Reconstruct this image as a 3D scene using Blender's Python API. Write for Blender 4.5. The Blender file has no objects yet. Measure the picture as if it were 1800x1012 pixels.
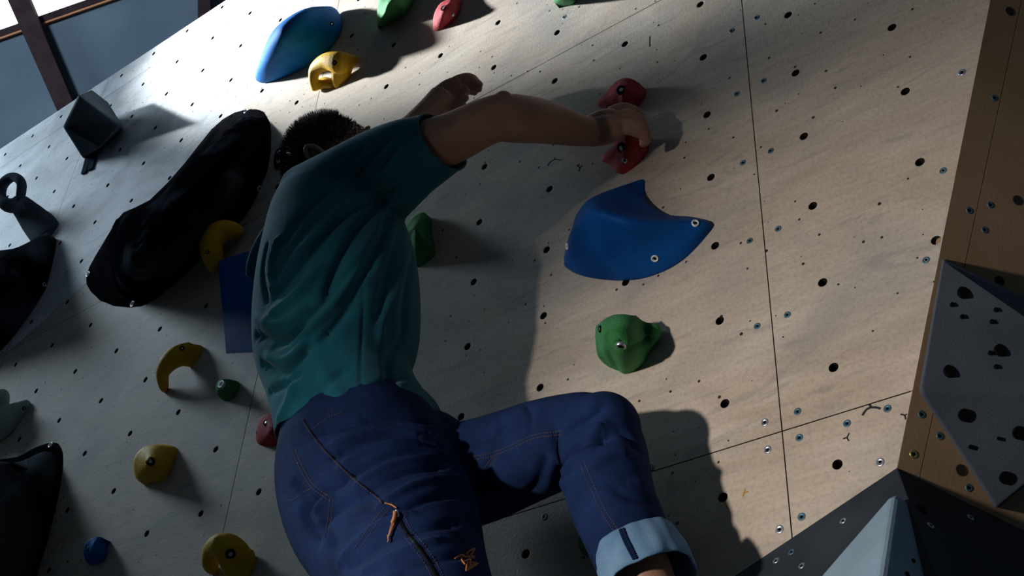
import bpy, bmesh, math, random
from mathutils import Vector, Matrix, noise
from mathutils.bvhtree import BVHTree
random.seed(7)
SC = bpy.context.scene
COL = SC.collection

# ------------------------------------------------------------------ frame of the climbing wall
# The board overhangs by 20 degrees.  Everything is laid out in the board's own frame:
# x along the board, y up the board, z out of the board (metres); WM turns it into the world.
TH = math.radians(20)
sT, cT = math.sin(TH), math.cos(TH)
WM = Matrix(((1, 0, 0, 0), (0, -sT, -cT, 0), (0, cT, -sT, 3.0), (0, 0, 0, 1)))
F = 2153.36
CAM = Vector((0.5551839, -1.2999666, 1.3790642))
CR = Vector((0.79187384, 0.05440585, -0.60825639))
CD = Vector((-0.33992773, -0.78818519, -0.51304313))
CF = Vector((-0.50733122, 0.61302864, -0.60564917))
cam = bpy.data.cameras.new('camera')
cam.lens = F / 1800 * 36; cam.sensor_width = 36; cam.sensor_fit = 'HORIZONTAL'
cam.clip_start = 0.05; cam.clip_end = 100
co = bpy.data.objects.new('camera', cam); COL.objects.link(co)
mc = Matrix((CR, -CD, -CF)).transposed().to_4x4(); mc.translation = CAM
co.matrix_world = WM @ mc
SC.camera = co
SC.view_settings.view_transform = 'Standard'; SC.view_settings.look = 'None'
SC.view_settings.exposure = 0.0; SC.view_settings.gamma = 1.0; SC.view_settings.use_curve_mapping = False

w = bpy.data.worlds.new('world'); SC.world = w; w.use_nodes = True
w.node_tree.nodes['Background'].inputs[0].default_value = (0.55, 0.75, 1.0, 1)
w.node_tree.nodes['Background'].inputs[1].default_value = 0.06

def lamp(name, kind, pos, target, power, color, **kw):
    d = bpy.data.lights.new(name, kind); d.energy = power; d.color = color
    for k, v in kw.items(): setattr(d, k, v)
    o = bpy.data.objects.new(name, d); COL.objects.link(o)
    p = WM @ Vector(pos); t = WM @ Vector(target)
    o.matrix_world = Matrix.Translation(p) @ (t - p).to_track_quat('-Z', 'Y').to_matrix().to_4x4()
    return o
# daylight raking in from the high windows on the left
lamp('window_daylight', 'SPOT', (-4.35, 2.45, 1.35), (-1.1, 1.52, 0), 3000, (0.90, 0.96, 1.0),
     spot_size=math.radians(21), spot_blend=0.55, shadow_soft_size=0.12)
# the same row of windows, seen as a broad soft source
lamp('window_row_light', 'AREA', (-5.0, 2.9, 1.15), (-0.8, 0.3, 0), 74, (0.66, 0.85, 1.0), size=1.0)
# warm hall lamp low on the left of the photographer
lamp('hall_lamp', 'SPOT', (-1.15, -0.9, 2.8), (0.04, -0.57, 0), 255, (1.0, 0.93, 0.86),
     spot_size=math.radians(38), spot_blend=1.0, shadow_soft_size=0.07)
# added fill light, no real source, brightening the lining beyond the board
lamp('lining_fill_light', 'SPOT', (-3.4, 2.6, 1.7), (-5.6, 4.6, -0.4), 170, (0.70, 0.86, 1.0), spot_size=math.radians(110), spot_blend=0.5, shadow_soft_size=0.2)

# ------------------------------------------------------------------ helpers
S = 1.2192 / 7; SV = S * 0.875            # spacing of the bolt holes
def ray(px, py):
    return CR * ((px - 900) / F) + CD * ((py - 506) / F) + CF
def L(px, py, z=0.0):
    d = ray(px, py); k = (z - CAM.z) / d.z
    return CAM + d * k
def mpp(p):                               # metres per photo pixel at a point
    return (Vector(p) - CAM).dot(CF) / F

MATS = {}
def nodes(name):
    m = bpy.data.materials.new(name); m.use_nodes = True
    nt = m.node_tree; b = nt.nodes['Principled BSDF']; MATS[name] = m
    return m, nt, b
def N(nt, t, **kw):
    n = nt.nodes.new(t)
    for k, v in kw.items(): setattr(n, k, v)
    return n
def mat(name, c1, c2=None, scale=20, rough=0.7, bump=0.0, bscale=200, metal=0.0, spec=0.5, detail=4, lo=0.35, hi=0.65, sheen=0, emit=None):
    m, nt, b = nodes(name)
    b.inputs['Roughness'].default_value = rough; b.inputs['Metallic'].default_value = metal
    b.inputs['Specular IOR Level'].default_value = spec
    tc = N(nt, 'ShaderNodeTexCoord')
    if c2 is None: b.inputs['Base Color'].default_value = (*c1, 1)
    else:
        n = N(nt, 'ShaderNodeTexNoise'); n.inputs['Scale'].default_value = scale; n.inputs['Detail'].default_value = detail
        r = N(nt, 'ShaderNodeValToRGB'); r.color_ramp.elements[0].position = lo; r.color_ramp.elements[1].position = hi
        r.color_ramp.elements[0].color = (*c1, 1); r.color_ramp.elements[1].color = (*c2, 1)
        nt.links.new(tc.outputs['Object'], n.inputs['Vector']); nt.links.new(n.outputs['Fac'], r.inputs[0])
        nt.links.new(r.outputs[0], b.inputs['Base Color'])
    if bump:
        n2 = N(nt, 'ShaderNodeTexNoise'); n2.inputs['Scale'].default_value = bscale; n2.inputs['Detail'].default_value = 3
        bp = N(nt, 'ShaderNodeBump'); bp.inputs['Strength'].default_value = bump; bp.inputs['Distance'].default_value = 0.002
        nt.links.new(tc.outputs['Object'], n2.inputs['Vector']); nt.links.new(n2.outputs['Fac'], bp.inputs['Height'])
        nt.links.new(bp.outputs[0], b.inputs['Normal'])
    if sheen: b.inputs['Sheen Weight'].default_value = sheen
    if emit: b.inputs['Emission Color'].default_value = (*emit[0], 1); b.inputs['Emission Strength'].default_value = emit[1]
    return m

def ply_material():
    # birch plywood, bare and warm, with a chalky grey-white painted part beyond a slanting edge
    m, nt, b = nodes('birch_plywood'); ln = nt.links.new
    tc = N(nt, 'ShaderNodeTexCoord')
    def noise_(sc, scale=(1, 1, 1), det=5, dist=0.0):
        mp = N(nt, 'ShaderNodeMapping'); mp.inputs['Scale'].default_value = scale
        n = N(nt, 'ShaderNodeTexNoise'); n.inputs['Scale'].default_value = sc; n.inputs['Detail'].default_value = det
        n.inputs['Distortion'].default_value = dist
        ln(tc.outputs['Object'], mp.inputs[0]); ln(mp.outputs[0], n.inputs['Vector']); return n.outputs['Fac']
    def ramp(fac, stops):
        r = N(nt, 'ShaderNodeValToRGB'); e = r.color_ramp.elements
        e[0].position, e[0].color = stops[0][0], (*stops[0][1], 1); e[1].position, e[1].color = stops[-1][0], (*stops[-1][1], 1)
        for p, c in stops[1:-1]: x = e.new(p); x.color = (*c, 1)
        ln(fac, r.inputs[0]); return r.outputs[0]
    def mix(f, a, bb, t='MIX'):
        x = N(nt, 'ShaderNodeMix', data_type='RGBA', blend_type=t)
        if isinstance(f, float): x.inputs[0].default_value = f
        else: ln(f, x.inputs[0])
        for s, v in ((6, a), (7, bb)):
            if isinstance(v, tuple): x.inputs[s].default_value = (*v, 1)
            else: ln(v, x.inputs[s])
        return x.outputs[2]
    def math_(op, a, bb=0.0, c=None):
        x = N(nt, 'ShaderNodeMath', operation=op)
        for i, v in enumerate((a, bb) + ((c,) if c is not None else ())):
            if isinstance(v, (int, float)): x.inputs[i].default_value = v
            else: ln(v, x.inputs[i])
        return x.outputs[0]
    base = ramp(noise_(2.2, (1, 2.2, 1), 6, 1.2), [(0.3, (0.46, 0.385, 0.31)), (0.5, (0.55, 0.47, 0.39)), (0.7, (0.60, 0.53, 0.45))])
    grain = ramp(noise_(9, (1, 9, 1), 8, 0.6), [(0.3, (0.80, 0.76, 0.72)), (0.7, (1.05, 1.03, 1.0))])
    wood = mix(0.55, base, grain, 'MULTIPLY')
    sep = N(nt, 'ShaderNodeSeparateXYZ'); ln(tc.outputs['Object'], sep.inputs[0]); X, Y = sep.outputs[0], sep.outputs[1]
    # dirt of rubber and chalk
    dirt = ramp(noise_(3.1, (1, 1.3, 1), 8, 0.8), [(0.48, (0, 0, 0)), (0.70, (1, 1, 1))])
    wood = mix(math_('MULTIPLY', dirt, 0.62), wood, (0.27, 0.265, 0.27))
    fine = ramp(noise_(160, (1, 1, 1), 4), [(0.30, (0.72, 0.72, 0.72)), (0.55, (1.04, 1.04, 1.04))])
    wood = mix(0.5, wood, fine, 'MULTIPLY')
    paint = ramp(noise_(4.5, (1, 1.6, 1), 8, 1.0), [(0.32, (0.42, 0.44, 0.46)), (0.60, (0.74, 0.75, 0.77))])
    paint = mix(0.6, paint, fine, 'MULTIPLY')
    pts = [(-3.9, 0.30), (-2.536, 0.672), (-2.154, 0.814), (-1.60, 1.174), (-1.26, 1.47), (-0.98, 1.71), (0.0, 2.5)]
    edge = None
    for i in range(len(pts) - 1):
        (x0, y0), (x1, y1) = pts[i], pts[i + 1]
        s_ = (y1 - y0) / (x1 - x0)
        yl = math_('MULTIPLY_ADD', X, s_, y0 - s_ * x0)
        edge = yl if edge is None else math_('MAXIMUM' if i else 'MINIMUM', edge, yl)
    dE = math_('SUBTRACT', Y, edge)
    col = mix(math_('GREATER_THAN', dE, 0.0), wood, paint)
    line = math_('MULTIPLY', math_('LESS_THAN', math_('ABSOLUTE', dE), 0.0022), 0.55)
    col = mix(line, col, (0.16, 0.15, 0.14))
    # small old screw holes
    v = N(nt, 'ShaderNodeTexVoronoi', voronoi_dimensions='2D'); v.inputs['Scale'].default_value = 21
    ln(tc.outputs['Object'], v.inputs['Vector'])
    rc = N(nt, 'ShaderNodeSeparateColor'); ln(v.outputs['Color'], rc.inputs[0])
    pick = math_('MULTIPLY', math_('LESS_THAN', rc.outputs[0], 0.52), math_('LESS_THAN', v.outputs['Distance'], math_('MULTIPLY_ADD', rc.outputs[1], 0.046, 0.018)))
    clus = math_('GREATER_THAN', noise_(3.7, (1, 1, 1), 2), 0.44)
    scuff = ramp(noise_(5.5, (1.0, 3.6, 1), 9, 2.2), [(0.585, (0, 0, 0)), (0.66, (1, 1, 1))])
    col = mix(math_('MULTIPLY', scuff, 0.28), col, (0.20, 0.20, 0.21))
    col = mix(math_('MULTIPLY', pick, clus), col, (0.03, 0.025, 0.02))
    ln(col, b.inputs['Base Color']); b.inputs['Roughness'].default_value = 0.62
    b.inputs['Specular IOR Level'].default_value = 0.25
    bp = N(nt, 'ShaderNodeBump'); bp.inputs['Strength'].default_value = 0.35; bp.inputs['Distance'].default_value = 0.0012
    ln(noise_(220, (1, 1, 1), 4), bp.inputs['Height']); ln(bp.outputs[0], b.inputs['Normal'])
    return m

M_ply = ply_material()
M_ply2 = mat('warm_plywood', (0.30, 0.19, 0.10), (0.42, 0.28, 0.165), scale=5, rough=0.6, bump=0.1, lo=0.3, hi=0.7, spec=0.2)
M_dark = mat('dark_void', (0.012, 0.010, 0.009), rough=0.95)
M_plyedge = mat('plywood_edge', (0.14, 0.10, 0.07), (0.38, 0.30, 0.22), scale=90, rough=0.8)
M_blue = mat('blue_hold_resin', (0.0, 0.045, 0.22), (0.004, 0.085, 0.33), scale=9, rough=0.6, bump=0.3, bscale=420, spec=0.12)
M_blue2 = mat('light_blue_resin', (0.0, 0.10, 0.34), (0.003, 0.14, 0.44), scale=9, rough=0.7, bump=0.4, bscale=420, spec=0.08)
M_yel = mat('yellow_hold_resin', (0.62, 0.33, 0.003), (0.75, 0.45, 0.01), scale=12, rough=0.6, bump=0.6, bscale=420, spec=0.3)
M_grn = mat('green_hold_resin', (0.02, 0.16, 0.04), (0.06, 0.27, 0.09), scale=14, rough=0.75, bump=1.0, bscale=420, spec=0.3)
M_red = mat('red_hold_resin', (0.33, 0.012, 0.018), (0.50, 0.06, 0.07), scale=26, rough=0.75, bump=1.0, bscale=420, spec=0.3)
M_blk = mat('black_hold_resin', (0.004, 0.005, 0.007), (0.10, 0.12, 0.155), scale=6, rough=0.6, bump=0.3, bscale=300, spec=0.0, detail=9, lo=0.50, hi=0.82)
M_chalk = mat('chalky_black_resin', (0.010, 0.012, 0.016), (0.10, 0.125, 0.15), scale=4, rough=0.7, bump=0.3, bscale=300, spec=0.0, detail=8, lo=0.38, hi=0.8)
M_rim = mat('glossy_black_rim', (0.006, 0.006, 0.008), (0.014, 0.014, 0.017), scale=20, rough=0.5, spec=0.0, bump=0.5, bscale=260)
M_vol = mat('charcoal_volume_paint', (0.065, 0.08, 0.095), (0.10, 0.12, 0.14), scale=6, rough=0.75, spec=0.0, bump=0.25, bscale=380)
M_gvol = mat('grey_volume_paint', (0.065, 0.08, 0.105), (0.09, 0.11, 0.14), scale=7, rough=0.7, spec=0.2, bump=0.22, bscale=380)
M_pyr = mat('pale_grey_blue_paint', (0.24, 0.36, 0.46), (0.29, 0.42, 0.53), scale=9, rough=0.7, spec=0.2, bump=0.25, bscale=380)
M_navy = mat('black_panel_paint', (0.012, 0.018, 0.026), (0.035, 0.045, 0.058), scale=6, rough=0.6, spec=0.2, bump=0.2, detail=8)
M_white = mat('pale_hold_resin', (0.42, 0.52, 0.46), (0.50, 0.60, 0.53), scale=12, rough=0.6, bump=0.5, bscale=400)
M_metal = mat('zinc_metal', (0.55, 0.62, 0.68), rough=0.35, metal=0.9)
M_bluemetal = mat('blued_screw_metal', (0.07, 0.16, 0.22), rough=0.5, metal=0.4)
M_brass = mat('brass_metal', (0.75, 0.55, 0.2), rough=0.35, metal=0.9)
M_ringw = mat('white_washer', (0.8, 0.82, 0.84), rough=0.5)
M_black = mat('black_plain', (0.004, 0.004, 0.005), rough=0.6, spec=0.08)
M_steel = mat('red_brown_painted_steel', (0.045, 0.026, 0.030), (0.06, 0.036, 0.042), scale=8, rough=0.8, spec=0.05)
M_roof = mat('grey_blue_roof_lining', (0.125, 0.175, 0.225), (0.16, 0.215, 0.265), scale=3, rough=0.8, bump=0.2)
M_orange = mat('orange_sealant', (0.7, 0.28, 0.12), rough=0.7)
M_sky = mat('window_daylight_glass', (0.9, 0.95, 1), rough=0.2, emit=((0.93, 0.97, 1.0), 1.6))
M_floor = mat('crash_mat_vinyl', (0.05, 0.06, 0.075), (0.07, 0.08, 0.095), scale=2, rough=0.55)
M_room = mat('painted_hall_wall', (0.16, 0.18, 0.20), (0.20, 0.22, 0.24), scale=2, rough=0.8)
M_skin = mat('skin', (0.30, 0.150, 0.100), (0.37, 0.19, 0.13), scale=25, rough=0.55, bump=0.25, bscale=500, spec=0.4)
M_hair = mat('dark_brown_hair', (0.020, 0.014, 0.011), (0.055, 0.036, 0.026), scale=60, rough=0.5, spec=0.4)
M_beard = M_hair
M_stitch = mat('rust_thread', (0.15, 0.075, 0.05), rough=0.8)
M_leather = mat('rust_leather', (0.45, 0.16, 0.045), (0.55, 0.22, 0.07), scale=60, rough=0.6)
M_shoe = mat('brown_shoe_leather', (0.20, 0.07, 0.03), (0.26, 0.10, 0.04), scale=30, rough=0.5)

def cloth_mat(name, c1, c2, wscale, rough=0.9, sheen=0.3, dots=0.0):
    m, nt, b = nodes(name); ln = nt.links.new
    tc = N(nt, 'ShaderNodeTexCoord')
    n = N(nt, 'ShaderNodeTexNoise'); n.inputs['Scale'].default_value = 14; n.inputs['Detail'].default_value = 6
    n3 = N(nt, 'ShaderNodeTexNoise'); n3.inputs['Scale'].default_value = wscale; n3.inputs['Detail'].default_value = 2
    ln(tc.outputs['Object'], n.inputs['Vector']); ln(tc.outputs['Object'], n3.inputs['Vector'])
    ad = N(nt, 'ShaderNodeMath', operation='MULTIPLY_ADD'); ad.inputs[1].default_value = dots
    ln(n3.outputs['Fac'], ad.inputs[0]); ln(n.outputs['Fac'], ad.inputs[2])
    r = N(nt, 'ShaderNodeValToRGB'); r.color_ramp.elements[0].position = 0.35 + dots * 0.35; r.color_ramp.elements[1].position = 0.65 + dots * 0.65
    r.color_ramp.elements[0].color = (*c1, 1); r.color_ramp.elements[1].color = (*c2, 1)
    ln(ad.outputs[0], r.inputs[0]); ln(r.outputs[0], b.inputs['Base Color'])
    b.inputs['Roughness'].default_value = rough; b.inputs['Sheen Weight'].default_value = sheen
    b.inputs['Specular IOR Level'].default_value = 0.15
    bp = N(nt, 'ShaderNodeBump'); bp.inputs['Strength'].default_value = 0.35; bp.inputs['Distance'].default_value = 0.001
    ln(n3.outputs['Fac'], bp.inputs['Height']); ln(bp.outputs[0], b.inputs['Normal'])
    return m
M_shirt = cloth_mat('teal_jersey', (0.007, 0.092, 0.128), (0.010, 0.128, 0.168), 500, sheen=0.15)
M_denim = cloth_mat('navy_denim', (0.0035, 0.011, 0.045), (0.011, 0.030, 0.105), 650, sheen=0.0, dots=0.5)
M_cuff = cloth_mat('pale_denim_inside', (0.10, 0.20, 0.34), (0.20, 0.33, 0.48), 650, sheen=0.0, dots=0.5)

def link(name, me, m=None, parent=None, smooth=True):
    if m is not None: me.materials.append(m)
    if smooth:
        for p in me.polygons: p.use_smooth = True
    o = bpy.data.objects.new(name, me); COL.objects.link(o)
    if parent is not None: o.parent = parent
    return o
def from_bm(name, bm, m, parent=None, smooth=True):
    bmesh.ops.recalc_face_normals(bm, faces=bm.faces)
    me = bpy.data.meshes.new(name); bm.to_mesh(me); bm.free()
    return link(name, me, m, parent, smooth)
def tag(o, label, cat=None, group=None, kind=None):
    if label: o['label'] = label
    if cat: o['category'] = cat
    if group: o['group'] = group
    if kind: o['kind'] = kind
    return o
def thing(name, origin, label, cat, group=None):
    o = bpy.data.objects.new(name, None); COL.objects.link(o); o.empty_display_size = 0.05
    o.matrix_world = WM @ Matrix.Translation(Vector(origin))
    o['origin'] = list(origin)
    return tag(o, label, cat, group)
def org(t): return Vector(t['origin'])
def shift(bm, v): bmesh.ops.translate(bm, verts=bm.verts, vec=v)
def done(t):                               # drop the helper property
    if 'origin' in t: del t['origin']
def bake(bm, mods):                        # run modifiers on a bmesh, get a bmesh back
    bmesh.ops.recalc_face_normals(bm, faces=bm.faces)
    me = bpy.data.meshes.new('tmp'); bm.to_mesh(me); bm.free()
    o = bpy.data.objects.new('tmp', me); COL.objects.link(o)
    for t, kw in mods:
        md = o.modifiers.new(t, t)
        for k, v in kw.items(): setattr(md, k, v)
    dg = bpy.context.evaluated_depsgraph_get(); dg.update()
    ev = o.evaluated_get(dg); r = bmesh.new(); r.from_mesh(ev.to_mesh()); ev.to_mesh_clear()
    bpy.data.objects.remove(o); bpy.data.meshes.remove(me)
    return r

def spline(pts, n, closed=True):           # Catmull-Rom through tuples of any length
    out = []; K = len(pts); segs = K if closed else K - 1
    for i in range(segs):
        if closed: a, b, c, d = pts[(i - 1) % K], pts[i], pts[(i + 1) % K], pts[(i + 2) % K]
        else: a, b, c, d = pts[max(i - 1, 0)], pts[i], pts[i + 1], pts[min(i + 2, K - 1)]
        for j in range(n):
            t = j / n
            out.append(tuple(0.5 * (2 * q + (r - p) * t + (2 * p - 5 * q + 4 * r - s) * t * t + (3 * q - p - 3 * r + s) * t ** 3)
                             for p, q, r, s in zip(a, b, c, d)))
    if not closed: out.append(tuple(pts[-1]))
    return out

# a hold whose outline, seen from below, follows sil: [(px,py[,z])]; it domes up to height h at apex
UL = Vector((-0.75, -0.66))
def dome(sil, h, apex, prof=0.6, sub=3, zmax=0.62, power=1.0, bumps=0.0, seed=0, base_z=-0.004, spine=None):
    cx = sum(p[0] for p in sil) / len(sil); cy = sum(p[1] for p in sil) / len(sil)
    P = []
    for p in sil:
        if len(p) == 3: P.append(p); continue
        d = Vector((p[0] - cx, p[1] - cy)).normalized()
        P.append((p[0], p[1], h * zmax * max(0.0, (d.dot(UL) + 0.35) / 1.35) ** power))
    P = spline(P, sub, True); P = [(a, b, max(0.0, c)) for a, b, c in P]
    SP = [(*apex, h)] if not spine else spline(spine, 8, False)
    near = [min(SP, key=lambda q: (q[0] - a) ** 2 + (q[1] - b) ** 2) for a, b, c in P]
    if spine:                                # spread the feet evenly so that the dome stays smooth
        for _ in range(3):
            near = [tuple((near[i - 1][k] + near[i][k] + near[(i + 1) % len(near)][k]) / 3 for k in range(3)) for i in range(len(near))]
    bm = bmesh.new(); rings = []
    M = [L(a, b, c) for a, b, c in P]
    rings.append([bm.verts.new((v.x, v.y, base_z)) for v in M])
    rings.append([bm.verts.new(v) for v in M])
    for t in [0.12, 0.28, 0.46, 0.64, 0.82, 0.94] + ([1.0] if spine else []):
        r = []
        for (a, b, c), q in zip(P, near):
            x = a + (q[0] - a) * t; y = b + (q[1] - b) * t
            z = c + (q[2] - c) * (1 - (1 - t) ** (1 / prof)) if prof < 1 else c + (q[2] - c) * t
            v = L(x, y, z)
            if bumps: v.z += bumps * noise.noise(Vector((v.x * 22 + seed, v.y * 22, 0))) * min(1, t * 3)
            r.append(bm.verts.new(v))
        rings.append(r)
    for A, B in zip(rings, rings[1:]):
        for i in range(len(A)):
            j = (i + 1) % len(A); bm.faces.new((A[i], A[j], B[j], B[i]))
    if spine:
        bm.faces.new(rings[-1]); bmesh.ops.triangulate(bm, faces=[bm.faces[:][-1]] if False else [f for f in bm.faces if len(f.verts) > 4])
        bmesh.ops.remove_doubles(bm, verts=bm.verts, dist=0.0012)
    else:
        c = bm.verts.new(L(apex[0], apex[1], h))
        for i in range(len(rings[-1])): bm.faces.new((rings[-1][i], rings[-1][(i + 1) % len(rings[-1])], c))
    if not spine: bm.faces.new(rings[0])
    return bm
def rings3(rs, sub=2, base=-.004, ctr=None, it=2):
    bm = bmesh.new(); rr = []
    r0 = spline(rs[0], sub)
    rr.append([bm.verts.new((L(a, b, max(c, 0)).x, L(a, b, max(c, 0)).y, base)) for a, b, c in r0])
    for r in rs: rr.append([bm.verts.new(L(a, b, max(c, 0))) for a, b, c in spline(r, sub)])
    for A, B in zip(rr, rr[1:]):
        for i in range(len(A)): bm.faces.new((A[i], A[(i + 1) % len(A)], B[(i + 1) % len(A)], B[i]))
    c = bm.verts.new(L(*ctr))
    for i in range(len(rr[-1])): bm.faces.new((rr[-1][i], rr[-1][(i + 1) % len(rr[-1])], c))
    bm.faces.new(rr[0])
    return bake(bm, [('SUBSURF', dict(levels=1, render_levels=1)), ('SMOOTH', dict(factor=.4, iterations=it))])
def patch(G, sub=2, base=-0.004):            # G[row][col] of (px,py,z): a skin over the board, its rim dropped to the board
    bm = bmesh.new(); V = [[bm.verts.new(L(*p)) for p in row] for row in G]
    R, C = len(V), len(V[0])
    for i in range(R - 1):
        for j in range(C - 1): bm.faces.new((V[i][j], V[i][j + 1], V[i + 1][j + 1], V[i + 1][j]))
    rim = [V[0][j] for j in range(C)] + [V[i][C - 1] for i in range(1, R)] + [V[R - 1][j] for j in range(C - 2, -1, -1)] + [V[i][0] for i in range(R - 2, 0, -1)]
    low = [bm.verts.new((v.co.x, v.co.y, base)) for v in rim]
    for i in range(len(rim)):
        j = (i + 1) % len(rim); bm.faces.new((rim[i], rim[j], low[j], low[i]))
    bm.faces.new(low)
    return bake(bm, [('SUBSURF', dict(levels=sub, render_levels=sub))])
def facet(verts, faces, bevel=0.006, seg=3, sub=0):
    bm = bmesh.new(); vs = [bm.verts.new(L(*v)) for v in verts]
    for f in faces: bm.faces.new([vs[i] for i in f])
    bmesh.ops.recalc_face_normals(bm, faces=bm.faces)
    if bevel: bmesh.ops.bevel(bm, geom=list(bm.edges), offset=bevel, segments=seg, profile=0.6, affect='EDGES', clamp_overlap=True)
    if sub: bm = bake(bm, [('SUBSURF', dict(levels=sub, render_levels=sub))])
    return bm
# tube through [(px,py,z,r_px[,depth ratio])], round in the plane across its path
def tube(bm, secs, seg=20, n=4, cap=True, metric=False):
    secs = [tuple(s) if len(s) == 5 else tuple(s) + (1.0,) for s in secs]
    secs = spline(secs, n, False)
    C, R = [], []
    for s in secs:
        p = Vector(s[:3]) if metric else L(s[0], s[1], s[2]); C.append(p)
        r = s[3] if metric else s[3] * mpp(p); R.append((r, r * s[4]))
    rings = []
    for i, p in enumerate(C):
        t = (C[min(i + 1, len(C) - 1)] - C[max(i - 1, 0)]).normalized()
        v = (p - CAM).normalized()
        a = t.cross(v)
        if a.length < 0.15: a = rings_a if i else t.orthogonal()
        a = a.normalized(); rings_a = a
        b = a.cross(t).normalized()
        rings.append([bm.verts.new(p + a * R[i][0] * math.cos(2 * math.pi * k / seg) + b * R[i][1] * math.sin(2 * math.pi * k / seg)) for k in range(seg)])
    for A, B in zip(rings, rings[1:]):
        for i in range(seg):
            j = (i + 1) % seg; bm.faces.new((A[i], A[j], B[j], B[i]))
    if cap:
        for ring, p, q, r in ((rings[0], C[0], C[1], R[0]), (rings[-1], C[-1], C[-2], R[-1])):
            e = bm.verts.new(p + (p - q).normalized() * min(r) * 0.55)
            for i in range(seg): bm.faces.new((ring[i], ring[(i + 1) % seg], e))
    return bm
def ball(bm, c, rx, ry, rz, rot=None, seg=24):
    m = Matrix.Translation(Vector(c)) @ (rot.to_4x4() if rot else Matrix()) @ Matrix.Diagonal((rx, ry, rz, 1))
    bmesh.ops.create_uvsphere(bm, u_segments=seg, v_segments=seg // 2 + 2, radius=1, matrix=m)
def fuse(bm, voxel, it=6, fac=0.5):
    return bake(bm, [('REMESH', dict(mode='VOXEL', voxel_size=voxel, use_smooth_shade=True)),
                     ('SMOOTH', dict(factor=fac, iterations=it))])
def surf(bvh, px, py, back=0.0):
    d = ray(px, py).normalized(); h = bvh.ray_cast(CAM, d)
    if h[0] is None: return None, None
    n = h[1]
    if n.dot(d) > 0: n = -n
    return h[0] + n * back, n
def grooves(bm, lines, bvh=None):          # lines: (polyline px, amp, width); push the surface along its normals
    bvh = bvh or BVHTree.FromBMesh(bm); bm.normal_update(); segs = []
    for poly, amp, wid in lines:
        q = []
        for p in spline([tuple(map(float, p)) for p in poly], 4, False):
            s, n = surf(bvh, *p)
            if s is not None: q.append(s)
        segs.append((q, amp, wid))
    for v in bm.verts:
        d = 0.0
        for q, amp, wid in segs:
            if not q: continue
            best = 1e9; bi = 0
            for i, s in enumerate(q):
                e = (v.co - s).length_squared
                if e < best: best, bi = e, i
            if best > (wid * 4 + 0.03) ** 2: continue
            for i in (bi - 1, bi):
                if 0 <= i < len(q) - 1:
                    a, b = q[i], q[i + 1]; ab = b - a
                    t = max(0, min(1, (v.co - a).dot(ab) / max(ab.length_squared, 1e-12)))
                    best = min(best, (v.co - a - ab * t).length_squared)
            e = 1.0 if 0 < bi < len(q) - 1 else 0.6
            d += amp * e * math.exp(-best / (2 * wid * wid))
        v.co += v.normal * d
    return bm

# bolt in a hold: a countersunk dark recess with a metal ring, standing on the hold's surface
def bolt(parent, bvh, px, py, r=0.009, m=None, name='bolt', hollow=True):
    s, n = surf(bvh, px, py)
    if s is None: return
    rot = n.to_track_quat('Z', 'Y').to_matrix().to_4x4()
    bm = bmesh.new(); mt = Matrix.Translation(s + n * 0.0008) @ rot
    seg = 20; prof = [(r, -0.004), (r, 0.0006), (r * 0.86, 0.0013), (r * 0.70, 0.0006), (r * 0.62, -0.0006)]
    prev = None
    for rr, z in prof:
        ring = [bm.verts.new(mt @ Vector((rr * math.cos(2 * math.pi * k / seg), rr * math.sin(2 * math.pi * k / seg), z))) for k in range(seg)]
        if prev:
            for i in range(seg): bm.faces.new((prev[i], prev[(i + 1) % seg], ring[(i + 1) % seg], ring[i]))
        prev = ring
    bm.faces.new(prev)
    if parent: shift(bm, -org(parent))
    o = from_bm(name, bm, m or M_black, parent)
    bm = bmesh.new(); bmesh.ops.create_cone(bm, cap_ends=True, segments=6, radius1=r * 0.42, radius2=r * 0.42, depth=0.001, matrix=mt)
    if parent: shift(bm, -org(parent))
    if hollow: k = from_bm('bolt_socket', bm, M_black if m else M_metal, o, False)
    else: bm.free()
    return o

def hold(name, label, cat, bm, m, origin_px, bolts=(), group=None, parts=()):
    t = thing(name, L(origin_px[0], origin_px[1], 0), label, cat, group)
    bvh = BVHTree.FromBMesh(bm)
    shift(bm, -org(t)); from_bm('hold_body', bm, m, t)
    for b in bolts: bolt(t, bvh, *b)
    for pn, pb, pm in parts:
        shift(pb, -org(t)); from_bm(pn, pb, pm, t)
    done(t); return t

# ------------------------------------------------------------------ the board
def cut(bm, a, b, keep):                   # keep the side of line a-b (board frame) where point keep lies
    a, b, keep = Vector((*a, 0)), Vector((*b, 0)), Vector((*keep, 0))
    n = (b - a).cross(Vector((0, 0, 1)))
    if (keep - a).dot(n) > 0: n = -n
    bmesh.ops.bisect_plane(bm, geom=bm.verts[:] + bm.edges[:] + bm.faces[:], plane_co=a, plane_no=n, clear_outer=True)
def xy(px, py): v = L(px, py, 0); return (v.x, v.y)
E_top = xy(1741, 0); E_v = xy(1577, 822); E_left = xy(1292, 1012)
dE_ = (Vector(E_top) - Vector(E_v)).normalized()
E_up = tuple(Vector(E_v) + dE_ * 3.4)
dL_ = (Vector(E_left) - Vector(E_v)).normalized(); E_far = tuple(Vector(E_v) + dL_ * 2.5)
O_a = xy(0, 262); O_b = xy(398, 0)
dO = (Vector(O_b) - Vector(O_a)).normalized(); O_up = tuple(Vector(O_b) + dO * 2.0); O_dn = tuple(Vector(O_a) - dO * 1.5)
SEAMU = [-14.5, -7.5, -0.5]; SEAMV = [-18.5, -11.5, -4.5, 2.5]
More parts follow.
